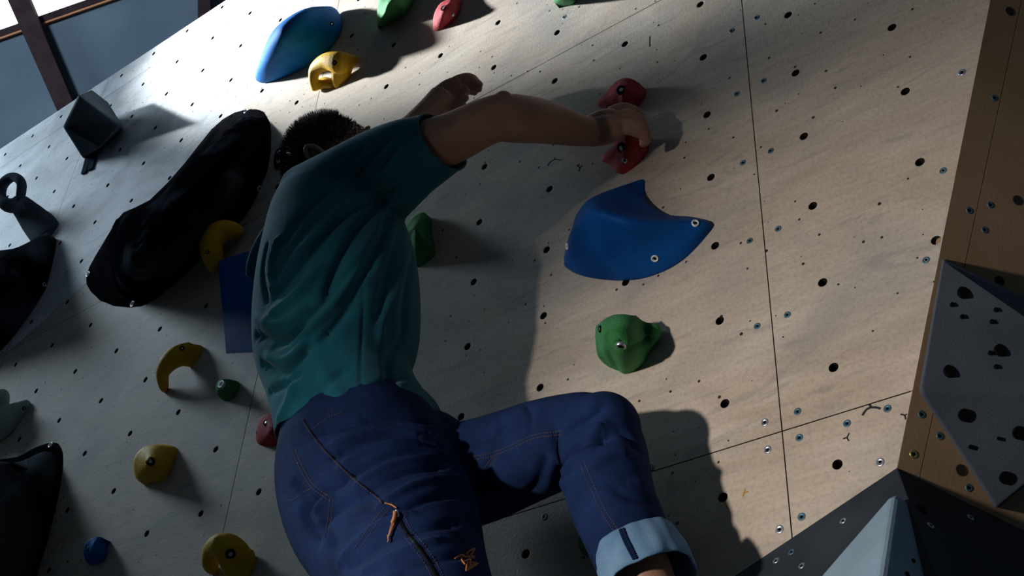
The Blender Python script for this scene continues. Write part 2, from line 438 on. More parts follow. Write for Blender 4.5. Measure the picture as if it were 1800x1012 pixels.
def board():
    bm = bmesh.new(); G = 0.0009; SEG = 18
    for i in range(-22, 8):
        for j in range(-20, 9):
            x0, x1 = (i - .5) * S, (i + .5) * S; y0, y1 = -(j + .5) * SV, -(j - .5) * SV
            cx, cy = i * S, -j * SV
            if i - .5 in SEAMU: x0 += G
            if i + .5 in SEAMU: x1 -= G
            if j - .5 in SEAMV: y1 -= G
            if j + .5 in SEAMV: y0 += G
            if j >= 3: cx -= 0.012
            r = 0.0076
            inner = [bm.verts.new((cx + r * math.cos(2 * math.pi * k / SEG), cy + r * math.sin(2 * math.pi * k / SEG), 0)) for k in range(SEG)]
            rim = [bm.verts.new((cx + (r + .0016) * math.cos(2 * math.pi * k / SEG), cy + (r + .0016) * math.sin(2 * math.pi * k / SEG), 0.0003)) for k in range(SEG)]
            deep = [bm.verts.new((v.co.x, v.co.y, -0.018)) for v in inner]
            outer = []
            for k in range(SEG):
                a = 2 * math.pi * k / SEG; c, s = math.cos(a), math.sin(a)
                tx = (x1 - cx) / c if c > 1e-9 else ((x0 - cx) / c if c < -1e-9 else 1e9)
                ty = (y1 - cy) / s if s > 1e-9 else ((y0 - cy) / s if s < -1e-9 else 1e9)
                t = min(tx, ty); outer.append(bm.verts.new((cx + c * t, cy + s * t, 0)))
            corners = []
            for k in range(SEG):
                k2 = (k + 1) % SEG
                A, B = outer[k].co, outer[k2].co
                onx = lambda v: abs(v.x - x0) < 1e-7 or abs(v.x - x1) < 1e-7
                ony = lambda v: abs(v.y - y0) < 1e-7 or abs(v.y - y1) < 1e-7
                f = [outer[k]]
                same = (abs(A.x - B.x) < 1e-7 and onx(A)) or (abs(A.y - B.y) < 1e-7 and ony(A))
                if not same:
                    X = A.x if onx(A) else B.x; Y = A.y if ony(A) else B.y
                    f.append(bm.verts.new((X, Y, 0)))
                f += [outer[k2], rim[k2], rim[k]]
                bm.faces.new(f)
                bm.faces.new((rim[k], rim[k2], inner[k2], inner[k]))
                bm.faces.new((inner[k], inner[k2], deep[k2], deep[k])).material_index = 1
    cut(bm, E_v, E_up, (-1, 0)); cut(bm, E_v, E_far, (-1, 1)); cut(bm, O_dn, O_up, (0, 0))
    return bm
bm = board()
me_o = from_bm('wall_front', bm, M_ply, None, False); me_o.data.materials.append(M_dark); me_o.matrix_world = WM; tag(me_o, 'pale birch plywood climbing board leaning over the climber, dotted with bolt holes', None, None, 'structure')
bm = bmesh.new()                            # dark backing behind the bolt holes and seams
bmesh.ops.create_cube(bm, size=1, matrix=Matrix.Translation((-1.3, .6, -0.045)) @ Matrix.Diagonal((6.4, 6.6, 0.05, 1)))
cut(bm, (Vector(E_v) - Vector((.004, 0))).to_tuple(), (Vector(E_up) - Vector((.004, 0))).to_tuple(), (-1, 0)); cut(bm, E_v, E_far, (-1, 1)); cut(bm, O_dn, O_up, (0, 0))
bmesh.ops.holes_fill(bm, edges=bm.edges)
o = from_bm('trim_1', bm, M_dark, None, False); o.matrix_world = WM; tag(o, 'plywood framing behind the climbing board', None, None, 'structure')

# ------------------------------------------------------------------ right-hand wall, folded away from the board
V0 = Vector((*E_v, 0)); dEv = Vector((*dE_, 0))
side = dEv.cross(Vector((0, 0, 1)))
if side.x < 0: side = -side
aR = math.radians(58); sR = side * math.cos(aR) - Vector((0, 0, 1)) * math.sin(aR)
nR = dEv.cross(sR).normalized()
if nR.dot(CAM - V0) < 0: nR = -nR
def onplane(px, py, p0, n, lift=0.0):
    d = ray(px, py); k = (p0 + n * lift - CAM).dot(n) / d.dot(n); return CAM + d * k
def slab(name, pts, n, thick, m, label, kind='structure', drill=(), r=0.0075):
    bm = bmesh.new(); a = [bm.verts.new(p) for p in pts]; b = [bm.verts.new(p - n * thick) for p in pts]
    bm.faces.new(a); bm.faces.new(b[::-1])
    for i in range(len(a)): bm.faces.new((a[i], a[(i + 1) % len(a)], b[(i + 1) % len(a)], b[i]))
    o = from_bm(name, bm, m, None, False); o.matrix_world = WM
    if label: tag(o, label, None, None, kind)
    return o
# seam of the right wall splits it in two sheets with a narrow gap
q0 = V0 + dEv * 3.4; bR = onplane(1800, 932, V0, nR); dB = (bR - V0).normalized()
s1 = onplane(1795, 0, V0, nR); s2 = onplane(1615, 843, V0, nR); ds = (s1 - s2).normalized()
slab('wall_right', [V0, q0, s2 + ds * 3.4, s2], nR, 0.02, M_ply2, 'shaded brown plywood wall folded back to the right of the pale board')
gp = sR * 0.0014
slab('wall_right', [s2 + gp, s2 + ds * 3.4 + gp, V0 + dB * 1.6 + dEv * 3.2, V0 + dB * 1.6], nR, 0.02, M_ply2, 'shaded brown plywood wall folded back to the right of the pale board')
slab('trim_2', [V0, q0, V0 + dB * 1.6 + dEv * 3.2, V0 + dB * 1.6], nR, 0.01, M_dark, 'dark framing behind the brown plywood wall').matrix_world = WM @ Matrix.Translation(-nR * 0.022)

def stud(name, p, n, r, m, label, cat, group, core=M_black):
    t = bpy.data.objects.new(name, None); COL.objects.link(t); t.empty_display_size = 0.01
    t.matrix_world = WM @ Matrix.Translation(p) @ n.to_track_quat('Z', 'Y').to_matrix().to_4x4()
    tag(t, label, cat, group)
    bm = bmesh.new(); prev = None; seg = 20
    for rr, z in [(r, -0.001), (r, 0.0003), (r * 0.8, 0.0008), (r * 0.55, 0.0005), (r * 0.45, 0.0001)]:
        ring = [bm.verts.new((rr * math.cos(2 * math.pi * k / seg), rr * math.sin(2 * math.pi * k / seg), z)) for k in range(seg)]
        if prev:
            for i in range(seg): bm.faces.new((prev[i], prev[(i + 1) % seg], ring[(i + 1) % seg], ring[i]))
        prev = ring
    bm.faces.new(prev); from_bm('screw_head', bm, m, t)
    bm = bmesh.new(); bmesh.ops.create_cone(bm, cap_ends=True, segments=6, radius1=r * .4, radius2=r * .4, depth=0.0004, matrix=Matrix.Translation((0, 0, 0.0006)))
    from_bm('screw_socket', bm, core, t, False)
    return t
UP = Vector((0, 0, 1))
BR, DU = 'bright screws in the pale board', 'dull screws in the pale board'
for px, py, br, txt in [
    (1691, 127, 1, 'bright ringed screw near the right edge of the pale board, highest of its kind'),
    (1658, 300, 0, 'blue-grey screw by the right edge of the pale board, right of a large bolt hole'),
    (1628, 457, 0, 'blue-grey screw by the board edge just left of the top corner of the grey volume'),
    (1384, 553, 0, 'blue-grey screw right of the long upright seam, halfway up the photo'),
    (1331, 573, 0, 'blue-grey screw left of the long upright seam, level with the bulbous green hold'),
    (1402, 723, 0, 'blue-grey screw just above and right of the crossing of the two seams'),
    (1344, 742, 1, 'bright screw just above and left of the crossing of the two seams'),
    (1405, 769, 0, 'blue-grey screw just below and right of the crossing of the two seams'),
    (1349, 790, 1, 'bright screw just below and left of the crossing of the two seams'),
    (1560, 718, 0, 'blue-grey screw beside the large black three-armed tick near the corner'),
    (1489, 744, 0, 'blue-grey screw directly above the small black three-armed tick'),
    (1547, 812, 1, 'bright screw close above the corner where board, brown wall and black panels meet'),
    (1409, 908, 0, 'blue-grey screw right of the upright seam, just above the left black panel'),
    (1370, 930, 1, 'bright screw left of the upright seam, just above the left black panel'),
    (1368, 402, 0, 'blue-grey screw right of the upright seam, level with the tip of the blue wing'),
    (1318, 423, 0, 'blue-grey screw left of the upright seam, right of the tip of the blue wing'),
    (1355, 265, 0, 'blue-grey screw right of the upright seam, level with the gripped red hold'),
    (1306, 286, 0, 'blue-grey screw left of the upright seam, above the tip of the blue wing'),
    (1342, 142, 0, 'blue-grey screw right of the upright seam, level with the upper red hold by the hand'),
    (1330, 31, 0, 'blue-grey screw right of the upright seam, nearest the top edge of the photo'),
    (1286, 54, 0, 'blue-grey screw left of the upright seam, nearest the top edge of the photo'),
    (1295, 165, 0, 'blue-grey screw left of the upright seam, second from the top edge'),
    (1143, 822, 0, 'blue-grey screw in the shade right beside the knee of the jeans'),
    (957, 908, 0, 'blue-grey screw in the shade under the raised thigh'),
    (992, 30, 0, 'blue-grey screw above the slanting seam near the top edge of the photo')]:
    stud('panel_screw', L(px, py, 0), UP, 0.0062 if br else 0.0058, M_metal if br else M_bluemetal, txt, 'screw', BR if br else DU)
stud('panel_screw', onplane(1606, 798, V0, nR), nR, 0.006, M_brass, 'brass screw in the brown plywood strip above the black corner', 'screw', None)
for px, py, txt in [(1620, 728, 'dull screw in the brown strip just below the left corner of the grey volume'),
                    (1652, 766, 'dull screw in the brown wall beside the lower left edge of the grey volume'),
                    (1703, 857, 'dull screw in the brown wall just above the right black panel'),
                    (1704, 370, 'dull screw in the brown strip left of the seam, above the grey volume'),
                    (1741, 360, 'dull screw in the brown wall right of the seam, above the grey volume'),
                    (1731, 404, 'dull screw in the brown wall right of the seam, nearest the grey volume'),
                    (1748, 172, 'dull screw in the brown strip, highest of those in the brown wall')]:
    stud('panel_screw', onplane(px, py, V0, nR), nR, 0.0055, M_bluemetal, txt, 'screw', 'dull screws in the brown wall')
# bolt holes of the brown wall, as short dark sockets flush with it
for px, py, txt in [(1788, 352, 'dark bolt socket in the brown wall at the right edge, above the grey volume'), (1689, 826, 'dark bolt socket in the brown wall below the grey volume, above the black panel'),
                    (1757, 494, 'dark bolt socket in the brown wall touching the upper edge of the grey volume'), (1775, 20, 'dark bolt socket in the brown wall in the top right corner')]:
    p = onplane(px, py, V0, nR)
    t = bpy.data.objects.new('tmp', None)
    bm = bmesh.new(); bmesh.ops.create_cone(bm, cap_ends=True, segments=20, radius1=.0078, radius2=.0078, depth=.0016)
    o = from_bm('bolt_socket', bm, M_dark, None, False); o.matrix_world = WM @ Matrix.Translation(p) @ nR.to_track_quat('Z', 'Y').to_matrix().to_4x4()
    tag(o, txt, 'bolt hole', 'bolt sockets in the brown wall')
    bpy.data.objects.remove(t)

# ------------------------------------------------------------------ black panels below the corner and the pale pyramid
def solid(name, tops, depth_dir, depth, m, label, cat, bev=0.004, group=None, kind=None):
    ctr = sum(tops, Vector()) / len(tops)
    t = bpy.data.objects.new(name, None) if False else None
    bm = bmesh.new(); a = [bm.verts.new(p) for p in tops]; b = [bm.verts.new(p + depth_dir * depth) for p in tops]
    bm.faces.new(a); bm.faces.new(b[::-1])
    for i in range(len(a)): bm.faces.new((a[i], a[(i + 1) % len(a)], b[(i + 1) % len(a)], b[i]))
    bmesh.ops.recalc_face_normals(bm, faces=bm.faces)
    if bev: bmesh.ops.bevel(bm, geom=list(bm.edges), offset=bev, segments=2, profile=0.6, affect='EDGES', clamp_overlap=True)
    o = from_bm(name, bm, m, None, False); o.matrix_world = WM
    tag(o, label, cat, group, kind); return o
K1 = L(1652, 1030, 0.10)                    # lower end of the ridge between the two black panels
K0 = V0 + (K1 - V0) * 2.2
A2 = V0 + Vector((*dL_, 0)) * 1.1
B2 = V0 + dB * 1.1
def nrm(a, b, c):
    n = (b - a).cross(c - a).normalized()
    return n if n.dot(CAM - a) > 0 else -n
nA = nrm(V0, A2, K0); nB = nrm(V0, K0, B2)
solid('wall_lower', [V0, A2, A2 + (K0 - V0), K0], -nA, 0.02, M_navy, 'black painted panel under the slanting lower edge of the pale board', None, 0.001, None, 'structure')
solid('wall_lower', [V0, K0, B2 + (K0 - V0), B2], -nB, 0.02, M_navy, 'black painted panel under the lower edge of the brown wall', None, 0.001, None, 'structure')
for px, py, c, txt in [(1391, 970, M_bluemetal, 'dull screw in the left black panel, largest of its four rings'), (1482, 915, M_metal, 'screw ring in the left black panel nearest the pale pyramid'),
                       (1364, 985, M_metal, 'small screw ring in the left black panel, farthest left'), (1409, 994, M_metal, 'small screw ring in the left black panel, closest to the bottom edge')]:
    stud('panel_screw', onplane(px, py, V0, nA), nA, 0.005, c, txt, 'screw', 'screws in the left black panel')
for px, py, txt in [(1636, 923, 'screw ring in the right black panel nearest the pale pyramid'), (1706, 909, 'screw ring in the right black panel nearest the brown wall')]:
    stud('panel_screw', onplane(px, py, V0, nB), nB, 0.005, M_metal, txt, 'screw', 'screws in the right black panel')
p = onplane(1620, 894, V0, nB)
bm = bmesh.new(); bmesh.ops.create_cone(bm, cap_ends=True, segments=20, radius1=.0078, radius2=.0078, depth=.0016)
o = from_bm('bolt_socket', bm, M_black, None, False); o.matrix_world = WM @ Matrix.Translation(p) @ nB.to_track_quat('Z', 'Y').to_matrix().to_4x4()
tag(o, 'black bolt socket in the black panel right of the pale pyramid', 'bolt hole')

# pale pyramid volume standing on the black panels
def vol(name, label, vs, faces, m, bev, origin, sub=0, holes=()):
    t = thing(name, origin, label, 'climbing volume')
    bm = bmesh.new(); V = [bm.verts.new(v) for v in vs]
    for f in faces: bm.faces.new([V[i] for i in f])
    bmesh.ops.recalc_face_normals(bm, faces=bm.faces)
    if bev: bmesh.ops.bevel(bm, geom=list(bm.edges), offset=bev, segments=4, profile=0.5, affect='EDGES', clamp_overlap=True)
    bvh = BVHTree.FromBMesh(bm)
    shift(bm, -org(t)); from_bm('volume_shell', bm, m, t, False)
    for px, py, r in holes:
        s, n = surf(bvh, px, py)
        if s is None: continue
        q = bmesh.new(); bmesh.ops.create_cone(q, cap_ends=True, segments=20, radius1=r, radius2=r, depth=.006, matrix=Matrix.Translation(s) @ n.to_track_quat('Z', 'Y').to_matrix().to_4x4())
        shift(q, -org(t)); from_bm('bolt_hole', q, M_black, t, False)
    done(t); return t
ap = L(1575, 858, 0.055); bl = L(1400, 1060, 0.05); br = L(1672, 1060, 0.02); rt = L(1541, 1080, 0.30)
low = L(1520, 1250, 0.10)
vol('pyramid_volume', 'pale grey-blue pyramid volume rising from the bottom edge of the photo below the corner',
    [ap, bl, br, rt, low, ap - UP * .06, bl - UP * .08, br - UP * .06, low - UP * .08],
    [(0, 1, 3), (0, 3, 2), (3, 1, 4), (3, 4, 2), (0, 5, 6, 1), (0, 2, 7, 5), (1, 6, 8, 4), (2, 4, 8, 7), (5, 7, 8, 6)], M_pyr, 0.012, ap - UP * .06, holes=[(1604, 986, .0025), (1593, 1010, .003)])

# grey volume on the brown wall
def R_(px, py, h): return onplane(px, py, V0, nR, h)
g = [R_(1657, 452, .012), R_(1960, 598, .012), R_(1616, 690, .07), R_(1990, 700, .12), R_(1751, 895, .012), R_(1612, 640, .015)]
g0 = [R_(1657, 452, 0.0), R_(1960, 598, 0), R_(1990, 700, 0), R_(1751, 895, 0), R_(1616, 690, 0)]
vol('grey_volume', 'slate grey angular volume with round bolt holes on the brown wall at the right edge',
    [R_(1657, 453, .055), R_(1980, 605, .055), R_(2000, 692, .12), R_(1615, 688, .05), R_(1751, 895, .012), R_(1980, 700, .012)]
    + [R_(1657, 453, -.003), R_(1980, 605, -.003), R_(1615, 688, -.003), R_(1751, 895, -.003), R_(1995, 700, -.003)],
    [(0, 1, 2, 3), (3, 2, 4), (0, 3, 8, 6), (3, 4, 9, 8), (0, 6, 7, 1), (1, 7, 10, 2), (2, 10, 9, 4), (6, 8, 9, 10, 7)], M_gvol, 0.005,
    R_(1700, 700, 0), holes=[(1693, 515, .0085), (1758, 616, .0085), (1669, 653, .0085), (1695, 729, .0085), (1791, 760, .009), (1767, 839, .0085),
                             (1673, 536, .003), (1691, 557, .003), (1750, 545, .003), (1743, 566, .003), (1740, 621, .003), (1750, 645, .003), (1706, 785, .003), (1755, 770, .0025)])

# ------------------------------------------------------------------ the holds
def at(px, py): return (px, py)
# big blue hold, upper left
bm = rings3([[(600, 22, 0), (604, 48, 0), (585, 85, 0), (540, 118, 0), (495, 138, 0), (462, 148, 0), (445, 143, .01), (442, 128, .03), (450, 95, .07), (461, 66, .10), (480, 38, .14), (520, 11, .12), (556, 2, .08), (584, 6, .03)],
             [(586, 32, .05), (585, 50, .04), (565, 80, .03), (530, 105, .03), (495, 126, .03), (474, 136, .03), (462, 130, .05), (463, 112, .09), (470, 85, .14), (481, 60, .17), (494, 42, .18), (525, 22, .16), (552, 16, .12), (572, 20, .08)],
             [(560, 46, .075), (555, 55, .07), (542, 75, .065), (520, 92, .065), (500, 105, .065), (490, 112, .065), (484, 108, .08), (485, 98, .105), (490, 82, .13), (496, 68, .15), (506, 56, .155), (522, 44, .145), (540, 38, .12), (552, 40, .095)]], ctr=(522, 74, .11))
hold('climbing_hold', 'large smooth royal blue hold shaped like a half shell at the upper left', 'climbing hold', bm, M_blue2, (560, 90), [(583, 42, .006)])
# yellow pocket hold below it
bm = bmesh.new()
tube(bm, [(556, 156, .01, 9), (551, 138, .035, 9), (556, 120, .05, 12), (576, 108, .055, 16), (600, 110, .045, 20, .6), (618, 106, .02, 12, .6), (628, 101, .008, 5, .6)], n=4)
tube(bm, [(610, 108, .03, 14, .6), (600, 128, .02, 17, .6), (595, 144, .006, 13, .6), (592, 154, 0, 5)], n=4)
tube(bm, [(560, 150, .0, 9), (572, 147, .0, 12), (588, 150, .0, 8)], n=4)
hold('climbing_hold', 'yellow hold with a finger hole through it under the large blue hold', 'climbing hold', fuse(bm, .003), M_yel, (600, 145), [(588, 110, .006)])
# green at the top edge
bm = dome([(727, 2, 0), (712, 24, 0), (690, 38, 0), (668, 50, 0), (663, 42, .02), (664, 10, .05), (672, -14, .06), (700, -22, .05), (728, -16, .02)], .08, (682, 6), prof=.7, bumps=.010, seed=3)
grooves(bm, [([(694, 2), (706, 14), (714, 24)], -.008, .005), ([(680, 32), (676, 44)], -.006, .005)])
hold('climbing_hold', 'lumpy green hold cut off by the top edge, right of the large blue hold', 'climbing hold', bm, M_grn, (700, 20))
# red at the top edge
bm = dome([(812, 0, 0), (808, 22, 0), (795, 38, 0), (780, 50, 0), (764, 55, 0), (761, 40, .015), (764, 22, .03), (775, 5, .035), (795, -4, .03), (808, -8, .01)], .045, (780, 14), prof=.7, bumps=.006, seed=9)
hold('climbing_hold', 'red faceted hold with two bolt holes at the top edge', 'climbing hold', bm, M_red, (795, 25), [(779, 14, .008), (795, 25, .004, M_metal)])
bm = dome([(1014, 0, 0), (1006, 8, 0), (985, 11, 0), (974, 4, .02), (968, -14, .03), (985, -26, .03), (1012, -22, .01)], .05, (988, -8), prof=.7, bumps=.006, seed=5)
hold('climbing_hold', 'sliver of a green hold peeking in at the top edge above the long seam', 'climbing hold', bm, M_grn, (995, 0))
# the charcoal pyramid volume, far left, and its two strips
bm = facet([(137, 166, .21), (110, 222, .13), (145, 277, .03), (176, 256, .05), (216, 222, .02), (190, 178, .07), (160, 156, .12), (112, 236, .0), (196, 210, -.003), (217, 226, -.003), (178, 262, -.003), (147, 280, -.003), (125, 236, -.003)],
           [(0, 1, 2, 3, 4), (0, 4, 5, 6), (0, 6, 12, 1), (1, 12, 11, 2), (2, 11, 10, 3), (3, 10, 9, 4), (4, 9, 8, 5), (5, 8, 12, 6), (8, 9, 10, 11, 12)], bevel=.012, seg=4)
t = hold('diamond_volume', 'charcoal diamond-shaped volume near the outer edge of the board at the far left', 'climbing volume', bm, M_vol, (190, 225))
for a, b, c, d in [((152, 268), (163, 266), (150, 303), (142, 306)), ((163, 262), (173, 258), (162, 296), (153, 300))]:
    bm = facet([(*a, .006), (*b, .006), (*c, .006), (*d, .006), (*a, 0), (*b, 0), (*c, 0), (*d, 0)], [(0, 1, 2, 3), (4, 7, 6, 5), (0, 4, 5, 1), (1, 5, 6, 2), (2, 6, 7, 3), (3, 7, 4, 0)], bevel=.0015, seg=2)
    shift(bm, -L(a[0], a[1], 0)); o = from_bm('mounting_strip', bm, M_blk, None, False); o.matrix_world = WM @ Matrix.Translation(L(a[0], a[1], 0))
    tag(o, ('left' if a[0] < 160 else 'right') + ' of the two narrow black strips under the charcoal diamond volume', 'strip')
# black lug with an eye, left edge
bm = bmesh.new()
tube(bm, [(92, 418, -.01, 34, .5), (66, 392, .01, 28, .6), (42, 366, .05, 21, .6), (26, 352, .09, 17, .6)], n=4)
tube(bm, [(36, 345, .10, 9), (38, 322, .12, 9), (24, 311, .13, 9), (6, 322, .13, 10), (0, 345, .12, 11), (14, 362, .11, 12), (32, 360, .08, 14)], n=4)
hold('climbing_hold', 'dark grey hold with a round eye through its raised end at the left edge', 'climbing hold', fuse(bm, .006), M_vol, (60, 385))
# black wedge hold at the left edge
bm = dome([(87, 410, .03), (86, 490, 0), (70, 525, 0), (40, 570, 0), (0, 618, 0), (-60, 660, 0), (-120, 600, .1), (-100, 480, .2), (-20, 440, .16), (30, 432, .12), (62, 418, .06)], .2, (-20, 470), prof=1.0)
bm = bake(bm, [('SMOOTH', dict(factor=.5, iterations=2))])
hold('climbing_hold', 'glossy black wedge hold leaving the photo at the left edge, under the dark eye hold', 'climbing hold', bm, M_blk, (50, 530), [(78, 500, .007, M_metal)])
# the long black hold
bm = dome([(478, 230, 0), (472, 300, 0), (430, 385, 0), (380, 428, 0), (330, 480, 0), (270, 530, 0), (225, 543, 0), (175, 530, 0), (150, 500, 0), (155, 470, .005), (178, 430, .012), (192, 405, .03), (215, 372, .02), (262, 352, .01), (325, 285, .006), (372, 225, .004), (412, 196, .004), (452, 190, .004), (470, 203, 0)],
          .02, (330, 380), prof=.5, sub=2)
rimbm = bake(bm, [('SMOOTH', dict(factor=.5, iterations=1))])
bm = dome([(462, 240, .01), (452, 300, .01), (412, 372, .01), (350, 440, .01), (290, 500, .01), (240, 522, .012), (206, 518, .02), (189, 480, .06), (186, 440, .10), (190, 390, .13), (205, 372, .15), (240, 362, .15), (275, 345, .15), (312, 300, .14), (345, 270, .12), (385, 236, .08), (415, 205, .04), (440, 200, .02), (458, 214, .01)],
          .17, (262, 395), prof=.5, sub=2, base_z=0.0, spine=[(235, 440, .20), (290, 385, .19), (350, 325, .15), (400, 270, .10), (430, 240, .05)])
bm = bake(bm, [('SMOOTH', dict(factor=.5, iterations=3))])
t = thing('climbing_hold', L(330, 430, 0), 'very long glossy black hold with a raised back, left of the climber\'s head', 'climbing hold')
bv = BVHTree.FromBMesh(bm); rv = BVHTree.FromBMesh(rimbm)
shift(bm, -org(t)); from_bm('hold_body', bm, M_blk, t); shift(rimbm, -org(t)); from_bm('rim', rimbm, M_rim, t)
for q in ((433, 195), (155, 482), (233, 534), (458, 332)): bolt(t, rv, *q, .009, M_metal)
done(t)
# small black hold by the head
bm = dome([(497, 266, 0), (498, 282, 0), (492, 296, 0), (483, 297, 0), (481, 282, .01), (484, 266, .02), (491, 260, .02)], .03, (488, 276), prof=.6)
hold('climbing_hold', 'small black nub with two shiny bolts touching the back of the climber\'s head', 'climbing hold', bm, M_rim, (492, 285), [(490, 268, .006, M_metal), (489, 283, .005, M_metal)])
# yellow hook
bm = bmesh.new()
tube(bm, [(424, 408, .01, 10), (408, 405, .03, 17), (385, 408, .05, 20), (372, 428, .05, 20), (374, 452, .03, 19), (378, 470, .0, 12)], n=4)
hold('climbing_hold', 'yellow hook-shaped hold between the long black hold and the blue slab', 'climbing hold', fuse(bm, .0035), M_yel, (395, 450), [(365, 443, .005)])
# blue slab behind the climber
bm = facet([(384, 458, .07), (440, 440, .09), (560, 400, .08), (560, 600, .0), (470, 618, .0), (398, 622, .0), (384, 470, -.003), (480, 470, -.003), (600, 440, -.003), (600, 620, -.003), (470, 622, -.003), (396, 624, -.003)],
           [(0, 1, 2, 3, 4, 5), (0, 6, 7, 1), (1, 7, 8, 2), (2, 8, 9, 3), (3, 9, 10, 4), (4, 10, 11, 5), (5, 11, 6, 0), (6, 11, 10, 9, 8, 7)], bevel=.008)
hold('blue_volume', 'flat royal blue volume half hidden behind the climber\'s back', 'climbing volume', bm, M_blue, (430, 600))
# yellow arch
bm = bmesh.new()
tube(bm, [(357, 612, .0, 8, .6), (340, 622, .01, 22, .5), (318, 624, .03, 20, .6), (298, 636, .05, 17), (286, 656, .04, 12), (288, 678, .015, 9), (290, 686, .0, 5)], n=4)
hold('climbing_hold', 'yellow arch-shaped hold below the blue volume, above the small green one', 'climbing hold', fuse(bm, .003), M_yel, (335, 640), [(320, 612, .006)])
# small green
bm = dome([(420, 672, 0), (421, 684, 0), (412, 697, 0), (400, 705, 0), (390, 702, 0), (380, 690, .02), (381, 674, .04), (390, 666, .045), (407, 667, .02)], .055, (389, 676), prof=1)
hold('climbing_hold', 'small round dark green hold below the yellow arch', 'climbing hold', bm, M_grn, (405, 690), [(389, 675, .009, M_metal)])
# yellow jug with one big bolt hole
bm = dome([(311, 790, 0), (306, 815, 0), (296, 838, 0), (280, 847, 0), (266, 849, .0), (256, 853, 0), (240, 840, .015), (234, 822, .03), (237, 802, .045), (252, 786, .05), (275, 781, .04), (298, 782, .015)], .06, (262, 808), prof=.7, bumps=.004)
grooves(bm, [([(264, 826), (285, 818), (302, 812)], -.006, .004), ([(262, 808), (264, 812)], -.010, .008), ([(240, 838), (244, 841)], -.004, .004)])
hold('climbing_hold', 'rounded yellow hold with one large bolt hole, alone in the lower left', 'climbing hold', bm, M_yel, (285, 825), [(265, 811, .009)])
# yellow pinch at the bottom
bm = bmesh.new()
tube(bm, [(446, 985, .0, 20, .6), (425, 985, .02, 26, .7), (405, 965, .05, 26), (388, 958, .07, 22), (372, 965, .06, 15), (370, 990, .03, 15), (376, 1003, .0, 9)], n=4)
tube(bm, [(405, 968, .05, 26, .8), (418, 1000, .02, 26, .6), (425, 1025, .0, 16)], n=4)
hold('climbing_hold', 'bright yellow horned hold at the bottom edge left of the climber\'s jeans', 'climbing hold', fuse(bm, .0035), M_yel, (415, 1000), [(405, 973, .010)])
# small blue
bm = dome([(188, 955, 0), (189, 972, 0), (182, 987, 0), (168, 993, 0), (156, 992, 0), (147, 975, .02), (149, 957, .035), (160, 946, .04), (176, 943, .03)], .045, (162, 962), prof=.6, bumps=.006, seed=2)
hold('climbing_hold', 'small bright blue hold near the bottom left corner', 'climbing hold', bm, M_blue2, (170, 975), [(154, 961, .008)])
# pale two-fingered hold
bm = bmesh.new()
tube(bm, [(-40, 760, .02, 30), (0, 745, .03, 26, .6), (25, 725, .02, 18, .6), (52, 708, .004, 9, .6)], n=4)
tube(bm, [(-20, 735, .05, 26), (0, 700, .06, 18), (6, 688, .06, 10)], n=4)
tube(bm, [(-60, 740, .03, 40), (-20, 750, .02, 32, .7)], n=3)
hold('climbing_hold', 'pale mint two-lobed hold at the left edge above the black dome', 'climbing hold', fuse(bm, .004), M_white, (10, 745), [(42, 717, .005)])
# black dome bottom left with a rim
bm = dome([(112, 800, 0), (108, 850, 0), (90, 930, 0), (66, 1012, 0), (40, 1090, 0), (-60, 1130, 0), (-100, 900, .005), (-20, 815, .004), (30, 802, .004), (62, 785, .004), (92, 776, .004), (106, 782, 0)], .015, (20, 920), prof=.5)
rimbm = bake(bm, [('SMOOTH', dict(factor=.5, iterations=1))])
bm = dome([(100, 812, .008), (95, 850, .008), (74, 930, .008), (52, 1012, .008), (20, 1080, .01), (-70, 1110, .05), (-120, 900, .15), (-40, 806, .17), (0, 803, .17), (32, 803, .10), (60, 795, .04), (86, 790, .012)], .22, (-20, 900), prof=.8, base_z=0)
bm = bake(bm, [('SMOOTH', dict(factor=.5, iterations=3))])
t = thing('climbing_hold', L(60, 930, 0), 'big black domed hold with a chalky top filling the bottom left corner', 'climbing hold')
rv = BVHTree.FromBMesh(rimbm)
shift(bm, -org(t)); from_bm('hold_body', bm, M_chalk, t); shift(rimbm, -org(t)); from_bm('rim', rimbm, M_rim, t)
bolt(t, rv, 89, 782, .008, M_metal); done(t)
# red behind the hip
bm = dome([(500, 770, 0), (490, 783, 0), (460, 783, 0), (450, 772, .004), (452, 748, .02), (464, 729, .035), (490, 728, .03), (505, 745, .01)], .045, (478, 752), prof=.6, bumps=.006)
hold('climbing_hold', 'dark red hold peeking out left of the climber\'s waist', 'climbing hold', bm, M_red, (478, 775), [(467, 742, .007), (452, 760, .003, M_metal)])
# two red holds at the hand
bm = dome([(1136, 160, 0), (1134, 172, 0), (1120, 188, 0), (1108, 195, 0), (1090, 193, .0), (1070, 192, 0), (1053, 188, 0), (1050, 180, .01), (1066, 162, .025), (1080, 145, .035), (1098, 137, .04), (1115, 141, .03), (1128, 150, .01)], .045, (1090, 156), prof=.6, bumps=.008, seed=4)
grooves(bm, [([(1110, 145), (1100, 165), (1096, 185)], -.006, .005)])
hold('climbing_hold', 'rough red hold just above the climber\'s gripping hand', 'climbing hold', bm, M_red, (1100, 180), [(1092, 158, .010)])
bm = dome([(1141, 255, 0), (1138, 268, 0), (1125, 285, 0), (1110, 298, 0), (1094, 306, 0), (1082, 300, 0), (1070, 288, .0), (1058, 282, .004), (1060, 270, .014), (1074, 262, .03), (1085, 240, .045), (1105, 225, .05), (1130, 228, .03), (1140, 242, .01)], .05, (1100, 252), prof=.7, bumps=.008, seed=6)
grooves(bm, [([(1072, 262), (1076, 280), (1090, 300)], -.004, .005)])
hold('climbing_hold', 'rough red hold gripped by the climber\'s right hand', 'climbing hold', bm, M_red, (1105, 275), [(1092, 260, .010), (1098, 282, .005, M_metal)])
